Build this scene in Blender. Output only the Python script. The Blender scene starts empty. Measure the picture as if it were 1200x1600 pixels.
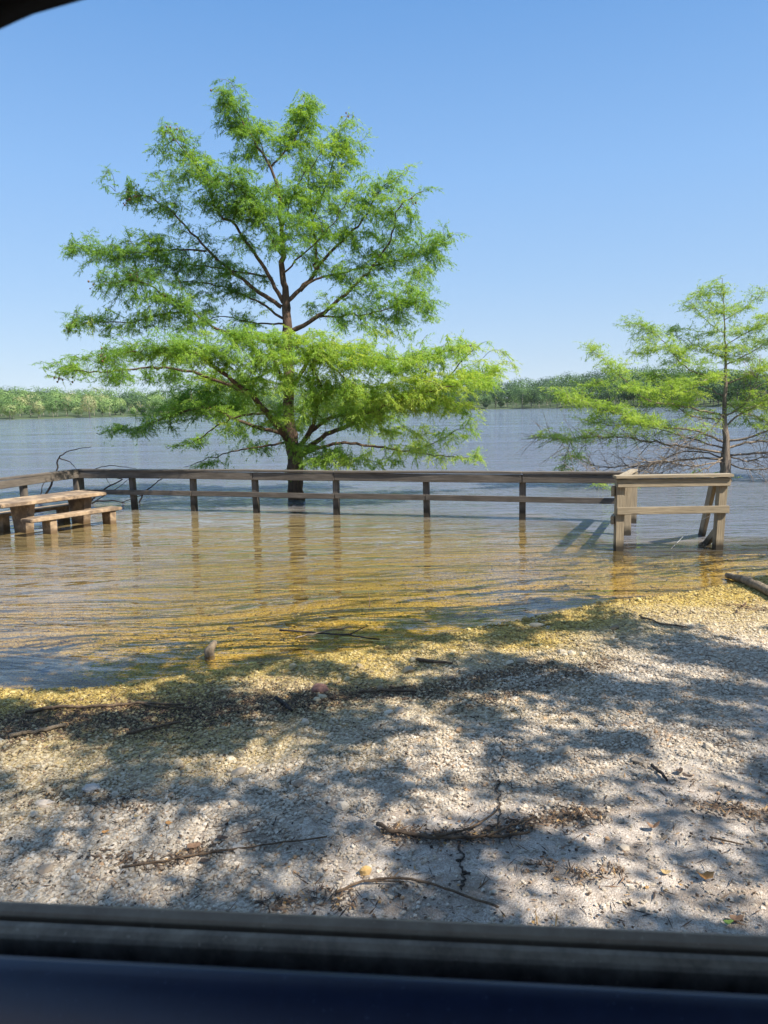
import bpy, bmesh, math, random
import numpy as np
from mathutils import Vector, Matrix

S = bpy.context.scene
C = S.collection
rng = np.random.default_rng(7)
random.seed(7)
R = math.radians

# ------------------------------------------------------------------ camera
CAM_H, F_PX = 1.70, 1150.0
PITCH, ROLL = R(8.0), R(1.15)
fw = np.array([0, math.cos(PITCH), -math.sin(PITCH)])
R0 = np.array([1.0, 0, 0]); U0 = np.array([0, math.sin(PITCH), math.cos(PITCH)])
rt = math.cos(ROLL)*R0 - math.sin(ROLL)*U0
up = math.sin(ROLL)*R0 + math.cos(ROLL)*U0
CAM = np.array([0, 0, CAM_H])
cd = bpy.data.cameras.new('camera'); cam = bpy.data.objects.new('camera', cd); C.objects.link(cam)
cam.matrix_world = Matrix(((rt[0], up[0], -fw[0], CAM[0]), (rt[1], up[1], -fw[1], CAM[1]), (rt[2], up[2], -fw[2], CAM[2]), (0, 0, 0, 1)))
cd.sensor_fit = 'VERTICAL'; cd.sensor_height = 36.0; cd.lens = F_PX/1600*36.0
cd.clip_start = 0.02; cd.clip_end = 9000
cd.dof.use_dof = True; cd.dof.focus_distance = 9.0; cd.dof.aperture_fstop = 13.0
S.camera = cam
S.render.resolution_x = 768; S.render.resolution_y = 1024

# ------------------------------------------------------------------ light
AZ, EL = R(122), R(50)
L = np.array([math.sin(AZ)*math.cos(EL), math.cos(AZ)*math.cos(EL), math.sin(EL)])
w = bpy.data.worlds.new("World"); S.world = w; w.use_nodes = True
nt = w.node_tree; bg = nt.nodes['Background']
sky = nt.nodes.new('ShaderNodeTexSky'); sky.sky_type = 'NISHITA'; sky.sun_disc = False
sky.sun_elevation = EL; sky.sun_rotation = AZ; sky.altitude = 0
sky.air_density = 1.0; sky.dust_density = 0.25; sky.ozone_density = 1.6
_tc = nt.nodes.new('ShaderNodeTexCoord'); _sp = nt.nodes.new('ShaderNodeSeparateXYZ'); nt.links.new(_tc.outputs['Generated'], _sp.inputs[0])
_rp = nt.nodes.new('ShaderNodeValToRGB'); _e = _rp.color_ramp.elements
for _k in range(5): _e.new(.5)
for _k, (_p, _c) in enumerate([(0, (.225, .298, .39)), (.055, (.198, .272, .375)), (.16, (.155, .252, .395)), (.28, (.119, .229, .408)), (.45, (.066, .168, .357)), (.62, (.13, .23, .40)), (1, (.22, .31, .45))]):  # upper stops lie above the view, brightened to lift the ambient light
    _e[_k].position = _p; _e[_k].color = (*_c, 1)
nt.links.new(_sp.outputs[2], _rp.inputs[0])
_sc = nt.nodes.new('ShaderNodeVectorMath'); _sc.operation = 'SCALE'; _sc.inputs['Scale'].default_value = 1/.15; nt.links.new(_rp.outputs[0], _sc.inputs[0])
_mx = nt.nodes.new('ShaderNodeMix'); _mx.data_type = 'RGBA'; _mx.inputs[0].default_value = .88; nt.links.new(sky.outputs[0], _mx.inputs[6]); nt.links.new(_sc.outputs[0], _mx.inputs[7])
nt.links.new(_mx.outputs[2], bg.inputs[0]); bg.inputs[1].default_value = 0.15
sd = bpy.data.lights.new('sun', 'SUN'); sd.energy = 4.8; sd.angle = R(0.53); sd.color = (1.0, 0.91, 0.77)
sun = bpy.data.objects.new('sun', sd); C.objects.link(sun)
sun.rotation_euler = Vector(L).to_track_quat('Z', 'Y').to_euler()
S.view_settings.view_transform = 'Standard'; S.view_settings.look = 'None'
S.view_settings.exposure = 1.05; S.view_settings.gamma = 1
S.cycles.max_bounces = 8; S.cycles.transparent_max_bounces = 16; S.cycles.caustics_reflective = False
S.cycles.caustics_refractive = False

# ------------------------------------------------------------------ pixel -> place
def ray(px, py): return fw + rt*(px-600)/F_PX + up*(800-py)/F_PX
def onz(px, py, z=0.0):
    d = ray(px, py); t = (z-CAM_H)/d[2]; return CAM + d*t
def ony(px, py, Y):
    d = ray(px, py); return CAM + d*(Y/d[1])

def sstep(a, b, x):
    t = np.clip((x-a)/(b-a), 0, 1); return t*t*(3-2*t)

def vnoise(x, y, seed=0):
    """smooth value noise, vectorised"""
    xi = np.floor(x).astype(np.int64); yi = np.floor(y).astype(np.int64)
    xf = x-xi; yf = y-yi; u = xf*xf*(3-2*xf); v = yf*yf*(3-2*yf)
    def h(a, b):
        n = (a*374761393 + b*668265263 + seed*982451653) & 0x7fffffff
        n = ((n ^ (n >> 13))*1274126177) & 0x7fffffff
        return ((n ^ (n >> 16)) & 0xffff)/65535.0
    return (h(xi, yi)*(1-u)+h(xi+1, yi)*u)*(1-v)+(h(xi, yi+1)*(1-u)+h(xi+1, yi+1)*u)*v
def fbm(x, y, seed=0, o=4):
    s = 0; a = .5
    for k in range(o):
        s = s+a*vnoise(x*2**k, y*2**k, seed+k); a *= .5
    return s/(1-.5**o)

# ------------------------------------------------------------------ terrain shape (water level is z = 0)
SH = np.array([onz(*p)[:2] for p in [(-500, 1072), (0, 1078), (150, 1076), (400, 1040), (600, 1010), (750, 980), (880, 955), (950, 940), (1080, 925), (1200, 900), (1500, 868)]])
def ys(x): return np.interp(x, SH[:, 0], SH[:, 1])
FENCE_PX = [(210, 796), (306, 798), (407, 799), (532, 802), (668, 807), (816, 812)]
FP = [onz(px, py) for px, py in FENCE_PX]
FEND = onz(986, 816)
CORNER = FP[0] + (FP[0]-FP[1])*0.92
LEFTF = np.array([CORNER[0]-0.62, CORNER[1]-2.2, 0])
G_L = onz(966, 860); G_R = onz(1120, 858)
BX = [-40, LEFTF[0]-3, CORNER[0]-.3, CORNER[0]] + [p[0] for p in FP] + [G_L[0]-.06, G_L[0]-.02, G_R[0], 14, 60]
BY = [8, 8.5, LEFTF[1]+.6, CORNER[1]] + [p[1] for p in FP] + [FP[-1][1]-.4, G_L[1], G_R[1]+.02, 9.2, 12]
def yb(x): return np.interp(x, BX, BY)

DL = [(-80, 330), (-40, 420), (-28, 440), (-10, 460), (3, 480), (10, 470), (16, 380), (24, 290), (32, 260), (60, 230), (90, 200)]
def dshore(th):
    return np.interp(np.degrees(th), [a for a, b in DL], [b for a, b in DL])

def ground_z(x, y):
    x = np.asarray(x, float); y = np.asarray(y, float)
    s = (y-ys(x))*0.88
    bump = (fbm(x*.9, y*.9, 3)-.5)*.05+(fbm(x*4, y*4, 5, 3)-.5)*.012
    land = -s*0.042 + np.clip(-s-6, 0, 60)*.02
    bed = -np.minimum(.016*sstep(0, .12, s)+s*0.047, 0.30)
    b = sstep(0.0, 1.1, y-yb(x)+(fbm(x*1.1, y*1.1, 93)-.5)*.5)
    deep = -(0.75+np.clip(y-yb(x), 0, 60)*.05)
    z = np.where(s < 0, land, bed) + bump*sstep(.0, .5, np.abs(s)+.12)
    z = z*(1-b)+deep*b*1.0
    d = np.hypot(x, y); th = np.arctan2(x, y)
    q = d-dshore(th)
    far = sstep(-40, 0, q)
    hill = np.clip(q, 0, None)
    hz = 0.4+0.045*np.minimum(hill, 150)+0.05*np.clip(hill-150, 0, 700) * sstep(-.1, -.5, th) + (fbm(x*.006, y*.006, 9)-.5)*10*sstep(20, 200, q)
    z = np.where((q > -40) & (y > 30), z*(1-far)+hz*far, z)
    return z

def onground(px, py, lift=0.0):
    z = 0.05
    for _ in range(12):
        p = onz(px, py, z+lift); z = float(ground_z(p[0], p[1]))
    return np.array([p[0], p[1], z+lift])

# ------------------------------------------------------------------ object helpers
def tag(o, label=None, cat=None, group=None, kind=None):
    if label: o['label'] = label
    if cat: o['category'] = cat
    if group: o['group'] = group
    if kind: o['kind'] = kind
    return o
def empty(name, loc, label, cat, group=None):
    o = bpy.data.objects.new(name, None); C.objects.link(o); o.location = Vector(loc); o.empty_display_size = .1
    return tag(o, label, cat, group)
def link(name, me, mat, parent=None, M=None):
    o = bpy.data.objects.new(name, me); C.objects.link(o)
    if mat: me.materials.append(mat)
    M = M or Matrix.Identity(4)
    if parent:
        o.parent = parent; o.matrix_basis = Matrix.Translation(-parent.location) @ M
    else: o.matrix_basis = M
    return o
def mesh_np(name, V, Fq, smooth=False, attrs=None):
    """V (n,3), Fq (m,k) constant size faces"""
    me = bpy.data.meshes.new(name); V = np.ascontiguousarray(V, np.float32); Fq = np.ascontiguousarray(Fq, np.int32)
    n, k = Fq.shape
    me.vertices.add(len(V)); me.vertices.foreach_set('co', V.ravel())
    me.loops.add(n*k); me.loops.foreach_set('vertex_index', Fq.ravel())
    me.polygons.add(n); me.polygons.foreach_set('loop_start', np.arange(0, n*k, k, dtype=np.int32))
    me.polygons.foreach_set('use_smooth', np.full(n, smooth, dtype=bool))
    for nm, arr in (attrs or {}).items():
        a = me.attributes.new(nm, 'FLOAT', 'POINT'); a.data.foreach_set('value', np.ascontiguousarray(arr, np.float32))
    me.update(calc_edges=True); return me

class MB:
    def __init__(s): s.v = []; s.f = []; s.n = 0
    def add(s, V, Fs):
        s.v.append(np.asarray(V, float)); s.f += [tuple(i+s.n for i in f) for f in Fs]; s.n += len(V)
    def tube(s, P, rad, k=6, cap=True, rough=0.0):
        P = np.asarray(P, float); m = len(P); rad = np.broadcast_to(rad, (m,))
        T = np.gradient(P, axis=0); T /= np.linalg.norm(T, axis=1)[:, None]+1e-9
        ref = np.array([0, 0, 1.0]) if abs(T[0][2]) < .9 else np.array([1.0, 0, 0])
        V = []
        N = np.cross(T[0], ref); N /= np.linalg.norm(N)
        a = np.arange(k)*2*math.pi/k
        for i in range(m):
            N = N-T[i]*np.dot(N, T[i]); N /= np.linalg.norm(N)+1e-9
            B = np.cross(T[i], N)
            rr = rad[i]*(1+rough*(rng.random(k)-.5)) if rough else np.full(k, rad[i])
            V.append(P[i]+(np.cos(a)*rr)[:, None]*N+(np.sin(a)*rr)[:, None]*B)
        V = np.concatenate(V); Fs = []
        for i in range(m-1):
            for j in range(k):
                Fs.append((i*k+j, i*k+(j+1) % k, (i+1)*k+(j+1) % k, (i+1)*k+j))
        if cap: Fs += [tuple(range(k))[::-1], tuple((m-1)*k+j for j in range(k))]
        s.add(V, Fs)
    def build(s, name, mat, parent=None, smooth=True, label=None):
        me = bpy.data.meshes.new(name); off = np.array(parent.location) if parent else 0
        me.from_pydata((np.concatenate(s.v)-off).tolist(), [], s.f)
        me.polygons.foreach_set('use_smooth', [smooth]*len(me.polygons))
        o = bpy.data.objects.new(name, me); C.objects.link(o); me.materials.append(mat)
        if parent: o.parent = parent
        if label: o['label'] = label
        return o

# ------------------------------------------------------------------ materials
def mat(name):
    m = bpy.data.materials.new(name); m.use_nodes = True
    t = m.node_tree; return m, t, t.nodes['Principled BSDF']
def N(t, ty, **k):
    n = t.nodes.new(ty)
    for a, b in k.items(): setattr(n, a, b)
    return n
def ramp(t, fac, stops):
    r = N(t, 'ShaderNodeValToRGB'); e = r.color_ramp.elements
    while len(e) < len(stops): e.new(.5)
    for i, (p, c) in enumerate(stops):
        e[i].position = p; e[i].color = (*c, 1)
    t.links.new(fac, r.inputs[0]); return r.outputs[0]
def noise(t, vec, scale, detail=4, rough=.6, dist=0):
    n = N(t, 'ShaderNodeTexNoise'); n.inputs['Scale'].default_value = scale; n.inputs['Detail'].default_value = detail
    n.inputs['Roughness'].default_value = rough; n.inputs['Distortion'].default_value = dist
    if vec: t.links.new(vec, n.inputs['Vector'])
    return n.outputs['Fac']
def mapping(t, vec, sc=(1, 1, 1), rot=(0, 0, 0), loc=(0, 0, 0)):
    m = N(t, 'ShaderNodeMapping'); m.inputs['Scale'].default_value = sc; m.inputs['Rotation'].default_value = rot
    m.inputs['Location'].default_value = loc
    t.links.new(vec, m.inputs[0]); return m.outputs[0]
def mixc(t, fac, a, b, mode='MIX'):
    m = N(t, 'ShaderNodeMix', data_type='RGBA', blend_type=mode)
    for v, i in ((fac, 0), (a, 6), (b, 7)):
        if isinstance(v, (int, float)): m.inputs[i].default_value = v
        elif isinstance(v, tuple): m.inputs[i].default_value = (*v, 1)
        else: t.links.new(v, m.inputs[i])
    return m.outputs[2]
def mth(t, op, a, b=None, c=None, clamp=False):
    m = N(t, 'ShaderNodeMath', operation=op, use_clamp=clamp)
    for v, i in ((a, 0), (b, 1), (c, 2)):
        if v is None: continue
        if isinstance(v, (int, float)): m.inputs[i].default_value = v
        else: t.links.new(v, m.inputs[i])
    return m.outputs[0]
def bump(t, h, strength, dist, nrm=None):
    b = N(t, 'ShaderNodeBump'); b.inputs['Strength'].default_value = strength; b.inputs['Distance'].default_value = dist
    t.links.new(h, b.inputs['Height'])
    if nrm: t.links.new(nrm, b.inputs['Normal'])
    return b.outputs[0]
def attr(t, name):
    a = N(t, 'ShaderNodeAttribute'); a.attribute_name = name; return a.outputs['Fac']

def wood_mat(name, light, dark, wetz=None, stain=.5):
    m, t, b = mat(name); tc = N(t, 'ShaderNodeTexCoord'); oi = N(t, 'ShaderNodeObjectInfo')
    add = N(t, 'ShaderNodeVectorMath', operation='ADD'); t.links.new(tc.outputs['Object'], add.inputs[0])
    mu = mth(t, 'MULTIPLY', oi.outputs['Random'], 37.0); cx = N(t, 'ShaderNodeCombineXYZ')
    for i in range(3): t.links.new(mu, cx.inputs[i])
    t.links.new(cx.outputs[0], add.inputs[1]); v = add.outputs[0]
    g = noise(t, mapping(t, v, (1.6, 34, 34)), 2.2, 6, .7, .4)
    big = noise(t, mapping(t, v, (1.2, 6, 6)), 1.6, 4, .6)
    c = ramp(t, g, [(.3, dark), (.52, tuple((a+b_)/2 for a, b_ in zip(light, dark))), (.72, light)])
    c = mixc(t, mth(t, 'MULTIPLY', ramp(t, big, [(.38, (0, 0, 0)), (.66, (1, 1, 1))]), stain), c, tuple(x*.42 for x in dark))
    knot = N(t, 'ShaderNodeTexVoronoi'); knot.inputs['Scale'].default_value = 1.0; t.links.new(mapping(t, v, (2.2, 14, 14)), knot.inputs['Vector'])
    kf = ramp(t, knot.outputs['Distance'], [(.06, (1, 1, 1)), (.15, (0, 0, 0))])
    c = mixc(t, mth(t, 'MULTIPLY', kf, .6), c, tuple(x*.3 for x in dark))
    if wetz is not None:
        ge = N(t, 'ShaderNodeNewGeometry'); sp = N(t, 'ShaderNodeSeparateXYZ'); t.links.new(ge.outputs['Position'], sp.inputs[0])
        nz = mth(t, 'ADD', sp.outputs[2], mth(t, 'MULTIPLY', noise(t, ge.outputs['Position'], 9, 3), -.08))
        mr = N(t, 'ShaderNodeMapRange'); mr.inputs[1].default_value = wetz; mr.inputs[2].default_value = wetz-.09
        t.links.new(nz, mr.inputs[0])
        c = mixc(t, mr.outputs[0], c, (.028, .022, .014))
    t.links.new(c, b.inputs['Base Color']); b.inputs['Roughness'].default_value = .85
    t.links.new(bump(t, g, .5, .004), b.inputs['Normal']); return m
M_FENCE = wood_mat('weathered_grey_wood', (.21, .18, .15), (.060, .050, .042), .17)
M_DOCK = wood_mat('weathered_tan_wood', (.44, .37, .265), (.17, .135, .09), .10, .28)

def bark_mat(name, a, b_, scale=1.0):
    m, t, b = mat(name); ge = N(t, 'ShaderNodeNewGeometry'); v = ge.outputs['Position']
    n = noise(t, mapping(t, v, (26, 26, 5)), 1.0*scale, 6, .7, .6); n2 = noise(t, v, 3, 3)
    c = ramp(t, n, [(.32, b_), (.62, a)]); c = mixc(t, mth(t, 'MULTIPLY', n2, .5), c, tuple(x*.6 for x in b_))
    t.links.new(c, b.inputs['Base Color']); b.inputs['Roughness'].default_value = .92
    t.links.new(bump(t, n, .9, .02), b.inputs['Normal']); return m
M_BARK = bark_mat('cypress_bark', (.15, .095, .065), (.04, .027, .02))
M_BARK2 = bark_mat('pale_twig_bark', (.34, .28, .22), (.07, .05, .04))
M_STICK = bark_mat('dead_stick_bark', (.22, .15, .095), (.06, .04, .028))
M_DRIFT = bark_mat('driftwood', (.34, .27, .19), (.10, .075, .05))
M_DARKSTICK = bark_mat('wet_dark_branch', (.05, .04, .035), (.018, .014, .014))

def leaf_mat(name, cols, trans=.45, rough=.55):
    m, t, b = mat(name); tone = attr(t, 'tone')
    c = ramp(t, tone, cols)
    d = t.nodes.new('ShaderNodeBsdfTranslucent'); mx = t.nodes.new('ShaderNodeMixShader')
    mx.inputs[0].default_value = trans
    t.links.new(c, b.inputs['Base Color']); b.inputs['Roughness'].default_value = rough
    c2 = mixc(t, 1.0, c, (1.25, 1.15, .55), 'MULTIPLY'); t.links.new(c2, d.inputs[0])
    t.links.new(b.outputs[0], mx.inputs[1]); t.links.new(d.outputs[0], mx.inputs[2])
    t.links.new(mx.outputs[0], t.nodes['Material Output'].inputs[0]); return m
M_CYP = leaf_mat('cypress_needles', [(0, (.08, .18, .04)), (.35, (.17, .33, .06)), (.7, (.30, .48, .075)), (1, (.46, .56, .12))], .58)
M_CYP2 = leaf_mat('young_cypress_needles', [(0, (.15, .27, .06)), (.5, (.31, .47, .08)), (1, (.50, .60, .14))], .5)
M_OAK = leaf_mat('broad_leaves', [(0, (.05, .10, .025)), (1, (.12, .20, .04))], .25)
M_FAR = leaf_mat('far_wood_leaves', [(0, (.035, .085, .035)), (.4, (.11, .21, .06)), (.75, (.23, .35, .11)), (1, (.36, .36, .19))], .3, .8)

# ground: limestone chip, golden under water, dirt where debris lies
def ground_mat():
    m, t, b = mat('limestone_gravel'); ge = N(t, 'ShaderNodeNewGeometry'); P = ge.outputs['Position']
    sp = N(t, 'ShaderNodeSeparateXYZ'); t.links.new(P, sp.inputs[0]); z = sp.outputs[2]
    vo = N(t, 'ShaderNodeTexVoronoi'); vo.inputs['Scale'].default_value = 85; t.links.new(P, vo.inputs['Vector'])
    vs = N(t, 'ShaderNodeTexVoronoi'); vs.inputs['Scale'].default_value = 210; t.links.new(P, vs.inputs['Vector'])
    cellv = N(t, 'ShaderNodeSeparateColor'); t.links.new(vo.outputs['Color'], cellv.inputs[0])
    cells = N(t, 'ShaderNodeSeparateColor'); t.links.new(vs.outputs['Color'], cells.inputs[0])
    big = noise(t, P, 1.3, 5, .6); mid = noise(t, P, 14, 5, .7); fine = noise(t, P, 160, 3, .7)
    grav = ramp(t, cellv.outputs[0], [(0, (.24, .19, .15)), (.35, (.42, .36, .28)), (.7, (.55, .49, .40)), (1, (.68, .62, .53))])
    dust = ramp(t, cells.outputs[1], [(0, (.33, .275, .235)), (.5, (.47, .42, .375)), (1, (.58, .53, .48))])
    dm = attr(t, 'dust')
    c = mixc(t, dm, grav, dust)
    c = mixc(t, mth(t, 'MULTIPLY', ramp(t, mid, [(.42, (1, 1, 1)), (.55, (0, 0, 0))]), .4), c, (.16, .12, .09))
    c = mixc(t, ramp(t, fine, [(.30, (.75, .75, .75)), (.42, (0, 0, 0))]), c, (.10, .08, .065))
    soil = noise(t, mapping(t, P, (1, 1.6, 1)), 2.3, 6, .72, .8)
    c = mixc(t, ramp(t, soil, [(.50, (0, 0, 0)), (.66, (.75, .75, .75))]), c, (.22, .155, .105))
    # golden algae film on wet stones, by height relative to the water
    zz = mth(t, 'ADD', z, mth(t, 'MULTIPLY', mth(t, 'SUBTRACT', big, .5), .06))
    mr = N(t, 'ShaderNodeMapRange'); mr.inputs[1].default_value = .078; mr.inputs[2].default_value = .015; t.links.new(zz, mr.inputs[0])
    gold = ramp(t, cellv.outputs[1], [(0, (.15, .10, .018)), (.4, (.34, .235, .045)), (.8, (.50, .36, .085)), (1, (.62, .50, .2))])
    c = mixc(t, mr.outputs[0], c, gold)
    db = attr(t, 'dirt'); dn = mth(t, 'MULTIPLY', db, mth(t, 'ADD', mth(t, 'MULTIPLY', mid, 1.6), -.1), clamp=True)
    c = mixc(t, dn, c, (.045, .032, .022))
    # mud and silt on the deep bed, grass-brown soil on the far side
    deep = N(t, 'ShaderNodeMapRange'); deep.inputs[1].default_value = -.32; deep.inputs[2].default_value = -.6; t.links.new(z, deep.inputs[0])
    c = mixc(t, deep.outputs[0], c, (.07, .055, .03))
    hi = N(t, 'ShaderNodeMapRange'); hi.inputs[1].default_value = 60; hi.inputs[2].default_value = 90; t.links.new(sp.outputs[1], hi.inputs[0])
    c = mixc(t, hi.outputs[0], c, (.055, .085, .03))
    t.links.new(c, b.inputs['Base Color']); b.inputs['Roughness'].default_value = .9
    h = mth(t, 'ADD', mth(t, 'MULTIPLY', vo.outputs['Distance'], mth(t, 'SUBTRACT', 1.0, mth(t, 'MULTIPLY', dm, .8))), mth(t, 'MULTIPLY', vs.outputs['Distance'], .35))
    h = mth(t, 'ADD', h, mth(t, 'MULTIPLY', mid, -1.2))
    t.links.new(bump(t, h, .8, -.010), b.inputs['Normal']); return m
M_GROUND = ground_mat()

def stone_mat():
    m, t, b = mat('gravel_stone'); ge = N(t, 'ShaderNodeNewGeometry'); P = ge.outputs['Position']
    sp = N(t, 'ShaderNodeSeparateXYZ'); t.links.new(P, sp.inputs[0])
    tone = attr(t, 'tone')
    c = ramp(t, tone, [(0, (.22, .17, .13)), (.3, (.40, .34, .27)), (.6, (.53, .47, .39)), (.9, (.68, .62, .54)), (1, (.44, .28, .16))])
    g = ramp(t, tone, [(0, (.11, .075, .014)), (.35, (.26, .18, .038)), (.7, (.43, .32, .08)), (1, (.58, .48, .21))])
    zz = mth(t, 'ADD', sp.outputs[2], mth(t, 'MULTIPLY', mth(t, 'SUBTRACT', noise(t, P, 1.3, 5, .6), .5), .06))
    mr = N(t, 'ShaderNodeMapRange'); mr.inputs[1].default_value = .08; mr.inputs[2].default_value = .015; t.links.new(zz, mr.inputs[0])
    c = mixc(t, mr.outputs[0], c, g)
    c = mixc(t, mth(t, 'MULTIPLY', noise(t, P, 240, 3), .35), c, (.2, .17, .13))
    t.links.new(c, b.inputs['Base Color']); b.inputs['Roughness'].default_value = .8; return m
M_STONE = stone_mat()

def water_mat():
    m, t, b = mat('lake_water'); t.nodes.remove(b)
    ge = N(t, 'ShaderNodeNewGeometry'); P = ge.outputs['Position']
    def wv(sx, sy, rot, scale, det=3, dist=.3):
        return mth(t, 'SUBTRACT', noise(t, mapping(t, P, (sx, sy, 1), (0, 0, rot)), scale, det, .55, dist), .5)
    calm = attr(t, 'calm')                      # 0 open lake, 1 at the shore
    a1 = wv(.30, 1.2, R(6), 1.25, 3, 1.6); pw = ramp(t, wv(.5, .8, R(20), .55, 3), [(0, (.8, .8, .8)), (.15, (1.3, 1.3, 1.3))]); a2 = wv(.4, 1.3, R(-7), 8, 3); a3 = wv(.35, 1.1, R(3), .8, 3)
    a4 = wv(.10, 1.0, R(3), .55, 3); a5 = wv(.08, 1.0, R(-2), .12, 3)
    opn = mth(t, 'SUBTRACT', 1.0, calm)
    nearw = attr(t, 'nearw')
    h = mth(t, 'MULTIPLY', mth(t, 'MULTIPLY', a1, pw), mth(t, 'MULTIPLY', nearw, mth(t, 'ADD', .074, mth(t, 'MULTIPLY', opn, .12))))
    h = mth(t, 'ADD', h, mth(t, 'MULTIPLY', a2, mth(t, 'MULTIPLY', nearw, mth(t, 'ADD', .006, mth(t, 'MULTIPLY', opn, .045)))))
    h = mth(t, 'ADD', h, mth(t, 'MULTIPLY', a3, mth(t, 'MULTIPLY', nearw, mth(t, 'ADD', .05, mth(t, 'MULTIPLY', opn, .08)))))
    h = mth(t, 'ADD', h, mth(t, 'MULTIPLY', a4, mth(t, 'MULTIPLY', opn, .30)))
    h = mth(t, 'ADD', h, mth(t, 'MULTIPLY', a5, mth(t, 'MULTIPLY', opn, .9)))
    nb = bump(t, h, 1.0, 1.0)
    fr = N(t, 'ShaderNodeFresnel'); fr.inputs['IOR'].default_value = 1.50; t.links.new(nb, fr.inputs['Normal'])
    gl = N(t, 'ShaderNodeBsdfGlossy'); gl.inputs['Roughness'].default_value = .04; t.links.new(nb, gl.inputs['Normal'])
    gl.inputs['Color'].default_value = (.95, .97, 1, 1)
    tr = N(t, 'ShaderNodeBsdfTransparent'); tr.inputs['Color'].default_value = (.97, .91, .72, 1)
    df = N(t, 'ShaderNodeBsdfDiffuse')
    df.inputs['Color'].default_value = (.17, .13, .075, 1)
    t.links.new(mixc(t, calm, (.135, .15, .19), (.27, .205, .095)), df.inputs['Color'])  # open lake turned bluish: sky reflection put into the diffuse colour
    mk = attr(t, 'murk')
    m1 = N(t, 'ShaderNodeMixShader'); t.links.new(mk, m1.inputs[0]); t.links.new(tr.outputs[0], m1.inputs[1]); t.links.new(df.outputs[0], m1.inputs[2])
    m2 = N(t, 'ShaderNodeMixShader'); t.links.new(fr.outputs[0], m2.inputs[0]); t.links.new(m1.outputs[0], m2.inputs[1]); t.links.new(gl.outputs[0], m2.inputs[2])
    t.links.new(m2.outputs[0], t.nodes['Material Output'].inputs[0]); return m
M_WATER = water_mat()

def simple(name, c1, c2, scale=20, rough=.7, bmp=.3, bd=.003, metal=0):
    m, t, b = mat(name); tc = N(t, 'ShaderNodeTexCoord'); n = noise(t, tc.outputs['Object'], scale, 5, .65)
    c = ramp(t, n, [(.3, c1), (.7, c2)]); t.links.new(c, b.inputs['Base Color'])
    b.inputs['Roughness'].default_value = rough; b.inputs['Metallic'].default_value = metal
    if bmp: t.links.new(bump(t, n, bmp, bd), b.inputs['Normal'])
    return m

# ------------------------------------------------------------------ ground sheet
def axis(a, b, step, lo, hi, grow=1.09):
    core = list(np.arange(a, b+1e-6, step)); s = step; v = b
    while v < hi: s *= grow; v += s; core.append(v)
    s = step; v = a; pre = []
    while v > lo: s *= grow; v -= s; pre.append(v)
    return np.array(pre[::-1]+core)
def grid(xs, y_):
    X, Y = np.meshgrid(xs, y_); nx, ny = len(xs), len(y_)
    i = np.arange(nx*ny).reshape(ny, nx)
    Fq = np.stack([i[:-1, :-1].ravel(), i[:-1, 1:].ravel(), i[1:, 1:].ravel(), i[1:, :-1].ravel()], 1)
    return X.ravel(), Y.ravel(), Fq
DEBRIS = [([(-60, 1150), (60, 1130), (150, 1118), (260, 1122), (360, 1105), (470, 1095)], .27, 1.4),
          ([(470, 1100), (560, 1085), (660, 1085), (760, 1060), (860, 1040)], .13, .85),
          ([(700, 1110), (880, 1060), (960, 1030)], .10, .4),
          ([(600, 1300), (690, 1310), (780, 1300), (860, 1280), (930, 1270)], .06, .8),
          ([(1080, 1262), (1150, 1265), (1220, 1280)], .06, .7),
          ([(420, 1420), (520, 1395), (560, 1420)], .05, .45),
          ([(150, 1340), (260, 1350), (330, 1325)], .05, .5),
          ([(40, 1240), (150, 1250), (240, 1262)], .09, .35),
          ([(820, 1350), (900, 1370), (960, 1360)], .05, .35),
          ([(1130, 945), (1200, 955)], .09, .4)]
DEB3 = [(np.array([onground(*p) for p in pl]), wd, st) for pl, wd, st in DEBRIS]
def seg_dist(x, y, P):
    d = np.full(np.shape(x), 1e9)
    for a, b in zip(P[:-1], P[1:]):
        ab = b[:2]-a[:2]; q = np.clip(((x-a[0])*ab[0]+(y-a[1])*ab[1])/(ab@ab), 0, 1)
        d = np.minimum(d, np.hypot(x-a[0]-q*ab[0], y-a[1]-q*ab[1]))
    return d
xs = axis(-4.5, 6.5, .035, -3500, 3500, 1.12); y_ = axis(1.0, 9.4, .035, -3000, 4200, 1.08)
X, Y, Fq = grid(xs, y_); Z = ground_z(X, Y)
near = (np.abs(X-1) < 6) & (Y > .5) & (Y < 10)
Z = Z+np.where(near, (fbm(X*14, Y*14, 21, 3)-.5)*.012, 0)
dirt = np.zeros(len(X))
for P, wd, st in DEB3:
    d = seg_dist(X, Y, P)+(fbm(X*5, Y*5, 31)-.5)*wd*1.2
    dirt = np.maximum(dirt, st*(1-sstep(.2*wd, 1.5*wd, d)))
def dustf(x, y):   # compacted fine limestone towards the right foreground
    e = 2.9+0.42*(x-.2) + (fbm(x*1.3, y*1.3, 41)-.5)*1.6
    return sstep(.5, -.3, y-e)*sstep(-1.6, .1, x+(fbm(x*2, y*2, 43)-.5)*1.2)
dust = dustf(X, Y)
g = link('ground', mesh_np('ground', np.stack([X, Y, Z], 1), Fq, True, {'dirt': dirt, 'dust': dust}), M_GROUND); tag(g, kind='structure')

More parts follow.
